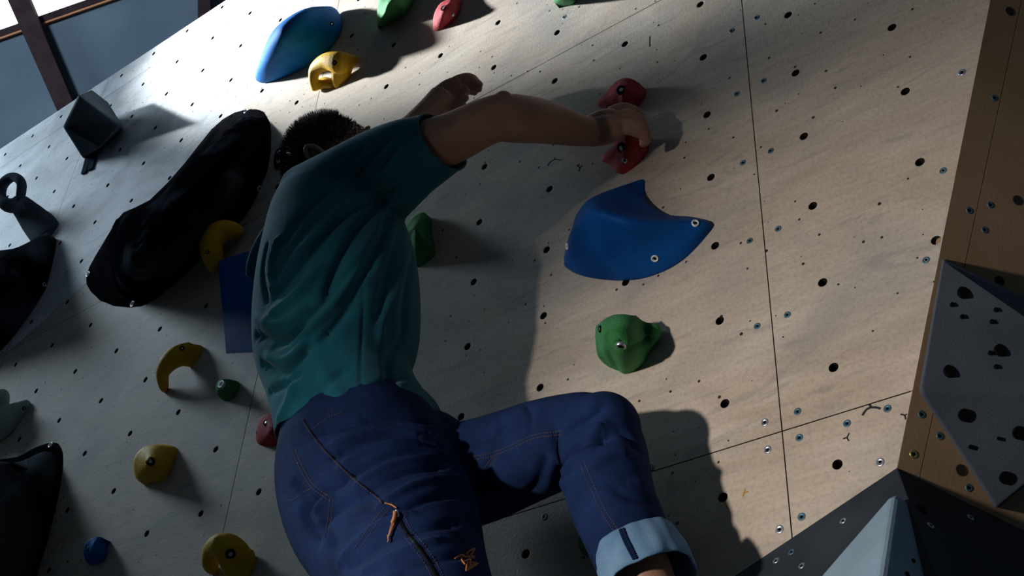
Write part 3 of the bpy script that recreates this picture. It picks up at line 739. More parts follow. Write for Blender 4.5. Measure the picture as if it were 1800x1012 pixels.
# blue wing
WG = [[(988, 466, 0), (1010, 483, 0), (1045, 491, 0), (1085, 495, 0), (1125, 493, 0), (1165, 480, 0), (1203, 459, 0), (1232, 428, 0), (1246, 410, 0), (1253, 396, 0)],
      [(987, 460, .01), (1008, 468, .02), (1042, 472, .028), (1082, 476, .028), (1122, 473, .026), (1158, 460, .024), (1193, 440, .022), (1220, 415, .02), (1237, 402, .018), (1250, 393, .01)],
      [(985, 450, .02), (1005, 440, .055), (1035, 430, .075), (1077, 432, .075), (1116, 432, .068), (1148, 424, .055), (1180, 412, .045), (1208, 398, .035), (1228, 393, .028), (1247, 389, .012)],
      [(988, 428, .04), (1013, 402, .10), (1040, 374, .132), (1072, 384, .128), (1105, 389, .115), (1138, 391, .09), (1170, 391, .068), (1200, 389, .046), (1222, 387, .030), (1244, 386, .014)],
      [(990, 420, .05), (1014, 394, .10), (1037, 364, .134), (1070, 374, .128), (1104, 381, .112), (1138, 385, .085), (1168, 386, .062), (1197, 386, .042), (1218, 385, .026), (1240, 384, .012)],
      [(996, 408, .06), (1016, 384, .10), (1032, 357, .128), (1066, 358, .095), (1100, 364, .06), (1126, 372, .04), (1146, 379, .03), (1182, 383, .022), (1204, 382, .014), (1232, 382, .006)],
      [(1002, 396, .07), (1015, 374, .10), (1028, 353, .122), (1055, 340, .085), (1086, 330, .05), (1112, 335, .018), (1124, 352, .008), (1152, 376, .005), (1182, 382, .004), (1222, 380, .002)],
      [(1003, 393, .07), (1016, 370, .10), (1027, 350, .118), (1048, 338, .085), (1082, 324, .05), (1115, 313, .015), (1132, 330, 0), (1136, 366, 0), (1165, 382, 0), (1215, 379, 0)]]
WG[7][5] = (1120, 311, .01); WG[7][6] = (1138, 309, 0); WG[7][7] = (1129, 350, 0); WG[6][6] = (1124, 335, .006); WG[6][7] = (1138, 368, .004); WG[7][8] = (1150, 378, 0)
bm = patch(WG, 2)
hold('climbing_hold', 'large dark blue wing-shaped hold with white bolt rings under the gripped red hold', 'climbing hold', bm, M_blue, (1130, 440), [(997, 433, .006, M_ringw), (1151, 454, .0062, M_ringw), (1222, 392, .0062, M_ringw)])
# round green hold with a horn
bm = dome([(1143, 575, 0), (1146, 600, 0), (1138, 628, 0), (1125, 645, 0), (1100, 658, 0), (1085, 652, 0), (1065, 642, 0), (1050, 625, .01), (1047, 595, .04), (1052, 568, .07), (1075, 553, .075), (1100, 551, .07), (1125, 556, .04)], .105, (1085, 590), prof=.55, bumps=.008, seed=11)
tube(bm, [(1130, 592, .02, 26), (1147, 583, .02, 19), (1158, 576, .018, 10)], n=3)
tube(bm, [(1055, 575, .03, 9), (1058, 600, .04, 12), (1062, 625, .02, 12)], n=3)
bm = fuse(bm, .004, 3)
grooves(bm, [([(1106, 615), (1118, 608), (1135, 600), (1146, 596)], -.007, .003), ([(1136, 570), (1138, 585), (1142, 602)], -.008, .003), ([(1068, 585), (1064, 605), (1074, 632), (1085, 650)], -.005, .004), ([(1108, 615), (1098, 612)], -.004, .003), ([(1089, 600), (1090, 606)], -.014, .007)])
hold('climbing_hold', 'bulbous green hold with a small horn, below the blue wing', 'climbing hold', bm, M_grn, (1110, 620), [(1091, 609, .0085, M_metal), (1055, 578, .006)])
# green hold behind the chest
bm = dome([(766, 445, 0), (752, 460, 0), (728, 470, 0), (712, 440, .02), (708, 408, .06), (722, 385, .05), (738, 373, .03), (748, 376, .02), (748, 400, .02), (758, 425, .01)], .07, (730, 400), prof=.8, bumps=.004)
hold('climbing_hold', 'green fin-shaped hold showing beside the climber\'s chest', 'climbing hold', bm, M_grn, (745, 445))
bm = dome([(1050, 950, 0), (1050, 975, 0), (1030, 976, 0), (1019, 966, .01), (1018, 945, .03), (1035, 925, .04), (1060, 930, .01)], .05, (1036, 950), prof=.6)
hold('climbing_hold', 'green foothold mostly hidden behind the rolled-up jeans leg', 'climbing hold', bm, M_grn, (1040, 965))
bm = dome([(822, 186, 0), (818, 205, 0), (790, 212, 0), (785, 196, .01), (798, 180, .02), (812, 178, .01)], .03, (803, 192), prof=.6)
hold('climbing_hold', 'small blue hold showing between the climber\'s two arms', 'climbing hold', bm, M_blue, (805, 195))

# three-legged pencil and marker ticks drawn on the board
def mark(name, strokes, m, label, w=.0016):
    bm = bmesh.new()
    for st in strokes:
        P = [L(x, y, 0) for x, y in spline([tuple(map(float, s)) for s in st], 4, False)]
        for a, b in zip(P, P[1:]):
            d = (b - a).normalized().cross(UP) * w
            v = [bm.verts.new(q + UP * z) for z in (0.0, .0006) for q in (a + d, b + d, b - d, a - d)]
            bm.faces.new(v[4:]); bm.faces.new(v[:4][::-1])
            for i in range(4): bm.faces.new((v[i], v[(i + 1) % 4], v[4 + (i + 1) % 4], v[4 + i]))
    o = from_bm(name, bm, m, None, False); o.matrix_world = WM; tag(o, label, 'pen mark')
M_ink = mat('marker_ink', (.02, .02, .025), rough=.9); M_yink = mat('yellow_marker', (.45, .25, .05), rough=.9)
mark('pen_mark', [[(1516, 730), (1523, 720), (1531, 716)], [(1531, 716), (1540, 716), (1548, 718)], [(1531, 716), (1529, 711)]], M_ink, 'large black three-armed marker tick just under the seam near the corner')
mark('pen_mark', [[(1482, 771), (1489, 769)], [(1489, 769), (1493, 761)], [(1489, 769), (1492, 775)]], M_ink, 'small black three-armed marker tick left of the larger one', .001)
mark('pen_mark', [[(1583, 728), (1590, 730), (1592, 737)], [(1590, 730), (1594, 728)]], M_ink, 'small black marker tick right against the edge of the pale board', .001)
mark('pen_mark', [[(962, 291), (968, 284), (975, 280)], [(975, 280), (987, 281)], [(975, 280), (974, 277)]], M_ink, 'thin black three-armed tick under the climber\'s forearm', .0008)
mark('pen_mark', [[(1014, 291), (1019, 295)], [(1019, 295), (1023, 291)], [(1019, 295), (1017, 301)]], M_ink, 'tiny Y-shaped black tick left of the gripped red hold', .0008)
mark('pen_mark', [[(1306, 873), (1310, 859)], [(1308, 866), (1315, 864)]], M_yink, 'yellow Y-shaped tick right of a bolt hole above the black panel', .0012)
mark('pen_mark', [[(1273, 881), (1276, 888), (1280, 895)]], M_yink, 'short yellow dash under a bolt hole above the black panel', .0012)
mark('pen_mark', [[(1142, 64), (1142, 82)]], M_ink, 'short upright black dash near the top edge above the red hold', .0008)

# ------------------------------------------------------------------ the hall beyond the board's outer edge
hn = Vector((0.62, -0.62, 0.48)).normalized()
hp = CAM + ray(180, 90).normalized() * 7.5
def H_(px, py, lift=0.0): return onplane(px, py, hp, hn, lift)
def hslab(name, pts, thick, m, label, cat=None, kind=None, lift=0.0, parent=None):
    bm = bmesh.new(); P = [H_(*p, lift) for p in pts]; n = hn
    a = [bm.verts.new(p) for p in P]; b = [bm.verts.new(p - n * thick) for p in P]
    bm.faces.new(a); bm.faces.new(b[::-1])
    for i in range(len(a)): bm.faces.new((a[i], a[(i + 1) % len(a)], b[(i + 1) % len(a)], b[i]))
    o = from_bm(name, bm, m, parent, False)
    if not parent: o.matrix_world = WM
    tag(o, label, cat, None, kind); return o
hslab('wall_left', [(-620, 900), (800, 700), (800, -460), (-700, -460)], .1, M_roof, 'grey-blue hall lining beyond the outer edge of the board', None, 'structure')
hslab('window_1', [(-520, 240), (160, 4), (300, -45), (200, -420), (-600, -180)], .02, M_sky, 'bright daylit window in the top left corner', None, 'structure', lift=.022)
hslab('trim_3', [(-500, 226), (-500, 238), (300, -40), (300, -52)], .06, M_steel, 'dark window frame rail along the daylit window', None, 'structure', lift=.04)
hslab('trim_4', [(-500, 238), (-500, 243), (300, -36), (300, -40)], .03, M_orange, 'thin orange sealant line under the window', None, 'structure', lift=.035)
hslab('steel_post', [(-40, -120), (0, -120), (139, 205), (105, 205)], .10, M_steel, 'dark red-brown steel post crossing the window in the top left corner', 'post', None, lift=.125)
hslab('steel_post', [(347, -100), (366, -100), (372, 60), (348, 60)], .10, M_steel, 'short dark steel post above the outer edge of the board, near the top', 'post', None, lift=.125)
# crash mat floor
bm = bmesh.new(); bmesh.ops.create_cube(bm, size=1, matrix=Matrix.Translation((0, -3, -0.15)) @ Matrix.Diagonal((14, 12, .3, 1)))
o = from_bm('floor', bm, M_floor, None, False); tag(o, 'dark padded crash mat floor under the climbing wall', None, None, 'structure')

#CLIMBER
# ------------------------------------------------------------------ the climber
def Dp(px, py, d): return CAM + ray(px, py) * d
def dtube(bm, secs, seg=28, n=4, cap=True, tip=None):      # [(px,py,depth,r_px[,ratio])]
    out = []
    for s in secs:
        p = Dp(s[0], s[1], s[2]); out.append((p.x, p.y, p.z, s[3] * s[2] / F, s[4] if len(s) > 4 else 1.0))
    return tube(bm, out, seg, n, cap, True)
person = thing('person', Dp(660, 860, 1.9), 'climber in teal t-shirt and navy jeans seen from behind, right hand gripping a red hold', 'person')
PO = org(person)
def part(name, bm, m, parent=person, smooth=True):
    shift(bm, -PO); return from_bm(name, bm, m, parent, smooth)
# --- body: one continuous skin
bm = bmesh.new()
hd = (CR * 0.72 + CD * 0.66 + CF * 0.20).normalized()         # crown to chin
hf = (CR * 0.55 - CD * 0.35 + CF * 0.80); hf = (hf - hd * hf.dot(hd)).normalized()   # where the face looks
hs = hd.cross(hf).normalized()
HC = Dp(592, 292, 2.36)
hrot = Matrix((hs, hf, hd)).transposed()
ball(bm, HC, .086, .098, .100, hrot, 32)
ball(bm, HC + hd * .055 + hf * .012, .066, .078, .075, hrot, 28)
ball(bm, HC + hd * .098 + hf * .050, .034, .034, .028, hrot)
ball(bm, HC + hd * .030 + hf * .108, .013, .020, .024, hrot)          # nose
ball(bm, HC + hd * .012 + hf * .094, .010, .014, .026, hrot)
for s in (-1, 1): ball(bm, HC - hd * .004 + hf * .092 + hs * s * .03, .024, .010, .007, hrot)   # brow
ball(bm, HC + hd * .072 + hf * .090, .022, .010, .006, hrot); ball(bm, HC + hd * .082 + hf * .087, .019, .010, .006, hrot)   # lips
dtube(bm, [(600, 300, 2.34, 56), (612, 345, 2.30, 54), (615, 390, 2.24, 70)])
dtube(bm, [(600, 330, 2.26, 60, 1.1), (598, 400, 2.20, 104, 1.1), (598, 480, 2.14, 118, 1.1), (600, 560, 2.09, 120, 1.1), (605, 650, 2.03, 112, 1.1), (620, 740, 1.98, 112, 1.1), (645, 830, 1.93, 120, 1.0)])
# right arm
dtube(bm, [(650, 300, 2.16, 50), (700, 282, 2.12, 50), (745, 262, 2.10, 48), (800, 240, 2.08, 45), (845, 218, 2.065, 42), (872, 208, 2.06, 41.5), (890, 207, 2.065, 42.5), (915, 209, 2.08, 42.5), (945, 212, 2.105, 40), (980, 219, 2.135, 35.5), (1010, 227, 2.16, 30), (1038, 232, 2.18, 25.5)])
ball(bm, Dp(884, 176, 2.05), .018, .016, .016)
# right hand: palm, four fingers curled over the hold, thumb underneath
def fz(px, py, z): return L(px, py, z)
def finger(pts, r):
    out = [(p.x, p.y, p.z, rr) for p, rr in zip([fz(*q) for q in pts], r)]
    return out
w0 = Dp(1038, 232, 2.18)
for q in ([(1036, 224, .110), (1062, 212, .105), (1090, 203, .092)], [(1036, 232, .110), (1064, 222, .108), (1094, 216, .098)], [(1036, 238, .105), (1064, 234, .100), (1094, 230, .092)]):
    tube(bm, finger(q, [.021, .021, .0125]), 16, 4, True, True)
tube(bm, finger([(1046, 224, .09), (1070, 220, .085), (1088, 218, .08)], [.016, .020, .016]), 16, 4, True, True)
FG = [([(1072, 197, .098), (1097, 190, .092), (1117, 197, .080), (1127, 211, .062), (1126, 226, .052)], .0098),
      ([(1080, 206, .102), (1104, 202, .098), (1124, 211, .084), (1131, 225, .064), (1127, 238, .054)], .0100),
      ([(1084, 216, .100), (1108, 215, .096), (1129, 225, .080), (1137, 238, .062), (1128, 248, .054)], .0094),
      ([(1084, 228, .092), (1106, 229, .090), (1128, 237, .074), (1138, 246, .060), (1128, 254, .054)], .0084)]
for q, r in FG: tube(bm, finger(q, [r * 1.05, r * 1.08, r * 1.02, r * .95, r * .8]), 14, 4, True, True)
tube(bm, finger([(1048, 218, .100), (1064, 204, .090), (1080, 200, .066), (1096, 208, .052)], [.014, .0125, .0112, .009]), 14, 4, True, True)
# left arm, flung up behind the right one
dtube(bm, [(640, 310, 2.40, 44), (680, 280, 2.46, 38), (712, 248, 2.50, 34), (738, 218, 2.53, 28), (762, 190, 2.56, 25), (778, 172, 2.58, 25)])
LH = 2.585
for a, b in (((768, 168), (806, 141)), ((774, 176), (810, 150)), ((780, 184), (810, 160))):
    dtube(bm, [(a[0], a[1], LH, 14), ((a[0] + b[0]) / 2, (a[1] + b[1]) / 2 - 1, LH, 14), (b[0], b[1], LH, 9)], 16)
for q, r in (([(800, 141), (815, 136), (828, 136), (838, 141)], 7.4), ([(804, 146), (822, 142), (836, 144), (846, 151)], 7.6), ([(806, 154), (823, 151), (836, 153), (845, 158)], 7.2), ([(803, 163), (817, 160), (829, 161), (837, 164)], 6.4)):
    k = 0.018 if q[0][1] > 150 else 0
    dtube(bm, [(q[i][0], q[i][1], LH + k * .5 + (0, .004, .008, .014)[i], r * (1.05, 1.05, .98, .78)[i]) for i in range(4)], 14)
dtube(bm, [(774, 196, LH - .005, 13), (790, 189, LH - .010, 12), (806, 179, LH - .012, 10), (820, 168, LH - .010, 8)], 14)
dtube(bm, [(790, 175, LH, 14), (806, 166, LH, 12), (822, 158, LH, 9)], 14)
# left lower leg below the rolled cuff
dtube(bm, [(1085, 900, 1.66, 50), (1120, 970, 1.61, 48), (1150, 1035, 1.57, 42), (1172, 1100, 1.54, 36), (1190, 1160, 1.52, 36)])
dtube(bm, [(1190, 1150, 1.52, 38), (1215, 1185, 1.56, 40), (1250, 1200, 1.60, 34), (1280, 1205, 1.63, 26)])
dtube(bm, [(845, 1500, 1.45, 50), (850, 1600, 1.49, 40), (852, 1680, 1.51, 38)], 20)
dtube(bm, [(852, 1680, 1.50, 40), (870, 1705, 1.53, 38), (905, 1700, 1.57, 30)], 20)
body = fuse(bm, .0028, 2, .5)
# ears
def ear(bm, p, n, up):
    b = n.cross(up).normalized(); m = Matrix((b, up, n)).transposed()
    ring = []
    for k in range(15):
        a = math.pi * 2 * k / 14
        q = p + m @ Vector((math.cos(a) * .013, math.sin(a) * .024, .010))
        ring.append((q.x, q.y, q.z, .0045))
    tube(bm, ring, 10, 2, False, True); ball(bm, p + n * .004, .011, .021, .006, m, 16); ball(bm, p + up * -.024 + n * .008, .008, .009, .005, m, 12)
eb = bmesh.new()
p1 = Dp(558, 272, 2.245)
bvh = BVHTree.FromBMesh(body)
s, n = surf(bvh, 560, 274)
ear(eb, s, (n * .7 - hf * .45).normalized(), -hd)
s2_ = HC + hs * (-.088 if (s - HC).dot(hs) > 0 else .088)
ear(eb, s2_, (s2_ - HC).normalized(), -hd)
me = bpy.data.meshes.new('x'); eb.to_mesh(me); eb.free(); body.from_mesh(me); bpy.data.meshes.remove(me)
body_bvh = BVHTree.FromBMesh(body)
body_o = part('body', body, M_skin)
for s in (-1, 1):                           # eyes under the brows
    bm = bmesh.new(); ball(bm, HC + hd * .010 + hf * .088 + hs * s * .031, .012, .009, .008, hrot, 14)
    part('eye', bm, M_white, body_o)
# --- hair: a close cap bristling with short strands, longer on the crown
bm = bmesh.new()
def hairy(v): # v unit in head frame (hs, hf, hd): True where hair grows
    return not (v.y > 0.40 and v.z > -0.62) and v.z < 0.62 - max(0, v.y) * .9
ball(bm, HC, .090, .103, .104, hrot, 40)
inv = hrot.inverted()
def capped(v): return hairy(v) and not (abs(v.x) > .55 and v.z > -.30 - .5 * (1 - abs(v.x)) and v.y > -.62)
kill = [f for f in bm.faces if not capped(Vector([a / b for a, b in zip(inv @ (f.calc_center_median() - HC), (.090, .103, .104))]))]
bmesh.ops.delete(bm, geom=kill, context='FACES')
rnd = random.Random(3)
for k in range(15000):
    z = rnd.uniform(-1, 1); a = rnd.uniform(0, 2 * math.pi); r = math.sqrt(1 - z * z)
    v = Vector((r * math.cos(a), r * math.sin(a), z))
    if not hairy(v): continue
    top = max(0.0, min(1.0, (-v.z + 0.15 + .25 * -v.y) * 1.5)) * (1 - .75 * min(1, abs(v.x) ** 2 * 1.2))
    ln = .0035 + .013 * top * rnd.uniform(.7, 1.1)
    p = HC + hrot @ Vector((v.x * .0895, v.y * .1025, v.z * .1035)); d = (hrot @ Vector((v.x / .09, v.y / .103, v.z / .104))).normalized()
    d = (d + hrot @ Vector((rnd.gauss(0, .18), rnd.gauss(.12, .18), rnd.gauss(-.05, .18)))).normalized()
    t1 = d.orthogonal().normalized(); t2 = d.cross(t1); w_ = .0009
    c = [bm.verts.new(p + t1 * w_ * math.cos(q) + t2 * w_ * math.sin(q)) for q in (0, 2.09, 4.19)]
    e = bm.verts.new(p + d * ln)
    for i in range(3): bm.faces.new((c[i], c[(i + 1) % 3], e))
part('hair', bm, M_hair, smooth=False)
bm = bmesh.new()                            # beard along the jaw
for k in range(3500):
    v = Vector((rnd.gauss(0, 1), rnd.gauss(.5, 1), rnd.gauss(.8, .8))).normalized()
    if v.z < .15 or v.y < -.2: continue
    p = HC + hd * .066 + hf * .026 + hrot @ Vector((v.x * .060, v.y * .062, v.z * .066))
    d = (hrot @ v + Vector((rnd.gauss(0, .25), rnd.gauss(0, .25), rnd.gauss(0, .25)))).normalized()
    t1 = d.orthogonal().normalized(); t2 = d.cross(t1); w_ = .0009
    c = [bm.verts.new(p + t1 * w_ * math.cos(q) + t2 * w_ * math.sin(q)) for q in (0, 2.09, 4.19)]
    e = bm.verts.new(p + d * rnd.uniform(.008, .016))
    for i in range(3): bm.faces.new((c[i], c[(i + 1) % 3], e))
part('beard', bm, M_hair, smooth=False)

# --- t-shirt
bm = bmesh.new()
dtube(bm, [(585, 330, 2.24, 78, .9), (585, 372, 2.20, 108, 1.05), (590, 430, 2.16, 128, 1.1), (593, 490, 2.12, 141, 1.1), (592, 560, 2.08, 146, 1.1), (592, 620, 2.04, 142, 1.1), (597, 670, 2.01, 127, 1.15), (608, 710, 1.99, 129, 1.15), (622, 750, 1.97, 138, 1.1), (640, 800, 1.94, 146, 1.1)], 40)
dtube(bm, [(540, 350, 2.20, 60), (600, 318, 2.14, 58), (660, 292, 2.12, 62), (710, 272, 2.10, 61), (745, 262, 2.095, 58), (778, 250, 2.09, 56), (812, 238, 2.085, 54)], 30)
dtube(bm, [(668, 345, 2.14, 58), (720, 305, 2.11, 50), (765, 284, 2.10, 38), (800, 268, 2.09, 28)], 24)
dtube(bm, [(545, 350, 2.24, 58), (600, 330, 2.34, 62), (650, 310, 2.42, 52), (690, 275, 2.47, 44)], 24)
dtube(bm, [(530, 395, 2.22, 40, .5), (492, 425, 2.24, 38, .4), (465, 465, 2.25, 32, .35), (452, 492, 2.26, 22, .3)], 20)
dtube(bm, [(650, 700, 2.0, 70), (712, 720, 2.0, 50), (744, 742, 1.99, 36), (752, 800, 1.98, 32)], 24)
shirt = fuse(bm, .0038, 8, .5)
def slice_(bm, p, n):                      # open the cloth at a plane, dropping what lies beyond
    bmesh.ops.bisect_plane(bm, geom=bm.verts[:] + bm.edges[:] + bm.faces[:], plane_co=p, plane_no=n, clear_outer=True)
# hem
a, b_, c_ = Dp(635, 712, 1.83), Dp(480, 772, 1.98), Dp(775, 755, 1.99)
n = (b_ - a).cross(c_ - a).normalized()
if n.dot(Dp(640, 900, 1.9) - a) < 0: n = -n
slice_(shirt, a, n)
# right sleeve opening: only near the sleeve
def slice_local(bm, p, n, ctr, rad):
    fs = [f for f in bm.faces if (f.calc_center_median() - ctr).length < rad]
    g = set(fs); 
    for f in fs: g.update(f.edges); g.update(f.verts)
    bmesh.ops.bisect_plane(bm, geom=list(g), plane_co=p, plane_no=n)
    bm.verts.ensure_lookup_table()
    kill = [v for v in bm.verts if (v.co - ctr).length < rad and (v.co - p).dot(n) > 1e-5]
    bmesh.ops.delete(bm, geom=kill, context='VERTS')
sp, sq, sr = Dp(738, 216, 2.09), Dp(752, 300, 2.03), Dp(790, 300, 2.12)
sn = (sq - sp).cross(sr - sp).normalized()
if sn.dot(Dp(850, 212, 2.07) - sp) < 0: sn = -sn
slice_local(shirt, Dp(748, 262, 2.03), ((Dp(800, 240, 2.08) - Dp(745, 262, 2.10)).normalized() + (Dp(0,0,0)-Dp(0,0,0)) + CF * -.25 - CD * 0.25).normalized(), Dp(800, 250, 2.09), .125)
slice_local(shirt, Dp(685, 275, 2.47), (Dp(712, 248, 2.50) - Dp(680, 280, 2.46)).normalized(), Dp(700, 265, 2.49), .08)
grooves(shirt, [
    ([(690, 240), (655, 275), (622, 318)], -0.0072, 0.0048), ([(715, 245), (690, 290), (640, 350)], 0.0054, 0.0054),
    ([(700, 330), (645, 382), (600, 450), (571, 520)], -0.0117, 0.0061), ([(672, 340), (610, 375), (550, 440), (484, 520)], -0.0108, 0.0061),
    ([(640, 345), (585, 385), (520, 450)], 0.0063, 0.0061), ([(590, 330), (540, 370), (494, 435)], -0.0072, 0.0061),
    ([(690, 370), (655, 450), (610, 540), (570, 590)], -0.0099, 0.0068), ([(705, 400), (680, 480), (665, 560)], -0.0063, 0.0061),
    ([(668, 400), (625, 470), (580, 540), (520, 600)], 0.0081, 0.0068), ([(560, 470), (520, 520), (475, 555)], 0.0081, 0.0068),
    ([(450, 590), (490, 600), (530, 575)], -0.0144, 0.0068), ([(452, 560), (490, 570), (535, 545)], 0.0090, 0.0054),
    ([(462, 640), (500, 655), (545, 610)], -0.0117, 0.0054), ([(470, 625), (505, 632), (540, 600)], 0.0081, 0.0041),
    ([(475, 690), (510, 670), (530, 650)], -0.0090, 0.0048), ([(700, 600), (680, 640), (690, 680)], -0.0072, 0.0054),
    ([(715, 660), (680, 670), (640, 690)], -0.0072, 0.0048), ([(690, 520), (672, 560), (668, 600)], 0.0054, 0.0054),
    ([(560, 640), (580, 670), (600, 700)], 0.0045, 0.0082), ([(470, 430), (462, 480), (470, 530)], -0.0108, 0.0034), ([(490, 420), (478, 470), (482, 520)], 0.0090, 0.0034),
    ([(735, 232), (700, 262), (672, 300)], -.006, .004), ([(640, 262), (612, 290), (596, 318)], -.004, .004), ([(660, 420), (600, 500), (530, 575), (480, 610)], -.007, .005),
    ([(650, 480), (590, 560), (540, 610)], .005, .005), ([(728, 440), (712, 520), (706, 600)], -.006, .006), ([(715, 430), (700, 500), (690, 560)], .005, .005), ([(545, 400), (505, 450), (480, 500)], -.006, .005),
    ([(520, 700), (560, 690), (610, 650)], -.004, .006), ([(490, 740), (510, 700), (515, 670)], .006, .006), ([(690, 690), (715, 700), (745, 705)], -.007, .005)])
# seams: side seam, shoulder seam, hem stitch
sv = BVHTree.FromBMesh(shirt)
grooves(shirt, [([(640, 470), (637, 560), (634, 640), (635, 712)], -.0022, .0016), ([(588, 300), (600, 330), (622, 372)], -.002, .0018)], sv)
shirt = bake(shirt, [('SOLIDIFY', dict(thickness=.0028, offset=0.0)), ('SMOOTH', dict(factor=.4, iterations=2))])
shirt_bvh = BVHTree.FromBMesh(shirt)
part('t_shirt', shirt, M_shirt)

# --- jeans
bm = bmesh.new()
dtube(bm, [(612, 705, 2.00, 108, 1.1), (618, 745, 1.975, 124, 1.1), (632, 790, 1.94, 148, 1.05), (648, 840, 1.90, 161, 1.0), (672, 895, 1.83, 166, .95), (700, 950, 1.73, 152, .9), (730, 1012, 1.63, 130, .95), (760, 1090, 1.52, 118, 1), (800, 1240, 1.40, 100), (830, 1330, 1.38, 88), (842, 1460, 1.43, 78), (848, 1560, 1.47, 66)], 44)
dtube(bm, [(740, 850, 1.96, 88), (800, 838, 1.93, 92), (850, 825, 1.90, 90), (900, 806, 1.87, 86), (950, 787, 1.835, 83), (1000, 772, 1.80, 79), (1038, 766, 1.775, 75), (1058, 790, 1.755, 76), (1064, 830, 1.72, 78), (1076, 880, 1.68, 76), (1097, 930, 1.645, 74), (1122, 995, 1.605, 70)], 34)
ball(bm, Dp(1062, 752, 1.76), .052, .052, .052)
dtube(bm, [(720, 780, 1.98, 70), (770, 800, 1.95, 70), (800, 850, 1.92, 60)], 24)
jeans = fuse(bm, .0036, 7, .5)
slice_local(jeans, Dp(1118, 982, 1.61), (Dp(1118, 985, 1.61) - Dp(1095, 930, 1.645)).normalized(), Dp(1118, 985, 1.61), .11)
grooves(jeans, [
    ([(560, 760), (620, 745), (690, 742), (765, 762)], -0.0075, 0.0057), ([(590, 800), (640, 772), (700, 765), (775, 785)], -0.0093, 0.0057),
    ([(580, 785), (650, 755), (740, 765)], 0.0056, 0.0050), ([(610, 838), (680, 800), (740, 792), (800, 812)], -0.0102, 0.0057),
    ([(600, 820), (670, 784), (740, 778)], 0.0065, 0.0050), ([(640, 865), (710, 830), (780, 820)], -0.0093, 0.0057), ([(630, 850), (700, 815), (775, 803)], 0.0065, 0.0043),
    ([(670, 890), (740, 850), (815, 845)], 0.0084, 0.0050), ([(690, 905), (755, 875), (830, 868)], -0.0093, 0.0057), ([(560, 950), (535, 905), (560, 870), (600, 850)], -0.0130, 0.0064),
    ([(590, 960), (570, 925), (600, 890), (660, 870)], -0.0102, 0.0064), ([(575, 940), (555, 905), (580, 875)], 0.0084, 0.0057), ([(620, 990), (680, 950), (740, 930), (800, 920)], -0.0084, 0.0064),
    ([(640, 1005), (700, 975), (770, 950)], 0.0065, 0.0057), ([(600, 985), (660, 930), (720, 905)], 0.0075, 0.0057), ([(700, 1010), (760, 985), (830, 975)], -0.0065, 0.0057),
    ([(520, 850), (545, 880), (560, 930)], -0.0075, 0.0057), ([(640, 735), (700, 735), (760, 745)], -0.0056, 0.0043),
    ([(800, 790), (850, 770), (900, 735)], -0.0075, 0.0064), ([(880, 740), (870, 790), (850, 830)], -0.0056, 0.0057), ([(925, 712), (935, 735), (930, 765)], -0.0056, 0.0043),
    ([(985, 860), (985, 830), (1000, 800), (1030, 775), (1065, 765)], -0.0149, 0.0064), ([(990, 830), (1015, 790), (1060, 745)], 0.0075, 0.0057),
    ([(990, 850), (1030, 830), (1070, 800), (1100, 795)], 0.0075, 0.0064), ([(1000, 760), (1030, 740), (1060, 715)], -0.0084, 0.0057), ([(960, 800), (945, 850), (910, 880)], -0.0065, 0.0064),
    ([(975, 760), (980, 800), (990, 840)], -0.0084, 0.0043), ([(1010, 880), (1050, 850), (1110, 845)], -0.0056, 0.0057), ([(1080, 860), (1110, 875), (1150, 885)], -0.0046, 0.0057), ([(1050, 780), (1090, 760), (1120, 790)], -0.0065, 0.0057)])
jeans = bake(jeans, [('SOLIDIFY', dict(thickness=.003, offset=0.0))])
jb = BVHTree.FromBMesh(jeans)
jeans_o = part('jeans', jeans, M_denim)
# rolled cuff
def annulus(ax0, ax1, secs, m, name, parent):
    bm = bmesh.new(); prev = None; seg = 48
    t = (ax1 - ax0).normalized(); v = (ax0 - CAM).normalized(); a = t.cross(v).normalized(); b = a.cross(t).normalized()
    first = None
    for s, r in secs:
        c = ax0.lerp(ax1, s)
        ring = [bm.verts.new(c + (a * math.cos(2 * math.pi * k / seg) + b * math.sin(2 * math.pi * k / seg)) * (r + .0016 * math.sin(k * .9 + s * 5) + .0012 * math.sin(k * 2.1))
                             + t * .003 * math.sin(k * .55)) for k in range(seg)]
        if prev:
            for i in range(seg): bm.faces.new((prev[i], prev[(i + 1) % seg], ring[(i + 1) % seg], ring[i]))
        else: first = ring
        prev = ring
    for i in range(seg): bm.faces.new((prev[i], prev[(i + 1) % seg], first[(i + 1) % seg], first[i]))
    return bm
c0, c1 = Dp(1121, 968, 1.615), Dp(1146, 1022, 1.575)
bm = annulus(c0, c1, [(-.12, .0545), (-.06, .0600), (.3, .0625), (.7, .0630), (1.02, .0620), (1.08, .0595), (1.02, .0555), (.6, .054), (.1, .053), (-.1, .053)], M_cuff, 'cuff', jeans_o)
bm = bake(bm, [('SUBSURF', dict(levels=1, render_levels=1))])
cb = BVHTree.FromBMesh(bm)
cuff_o = part('rolled_cuff', bm, M_cuff, jeans_o); tag(cuff_o, 'pale blue turned-up cuff of the raised leg')
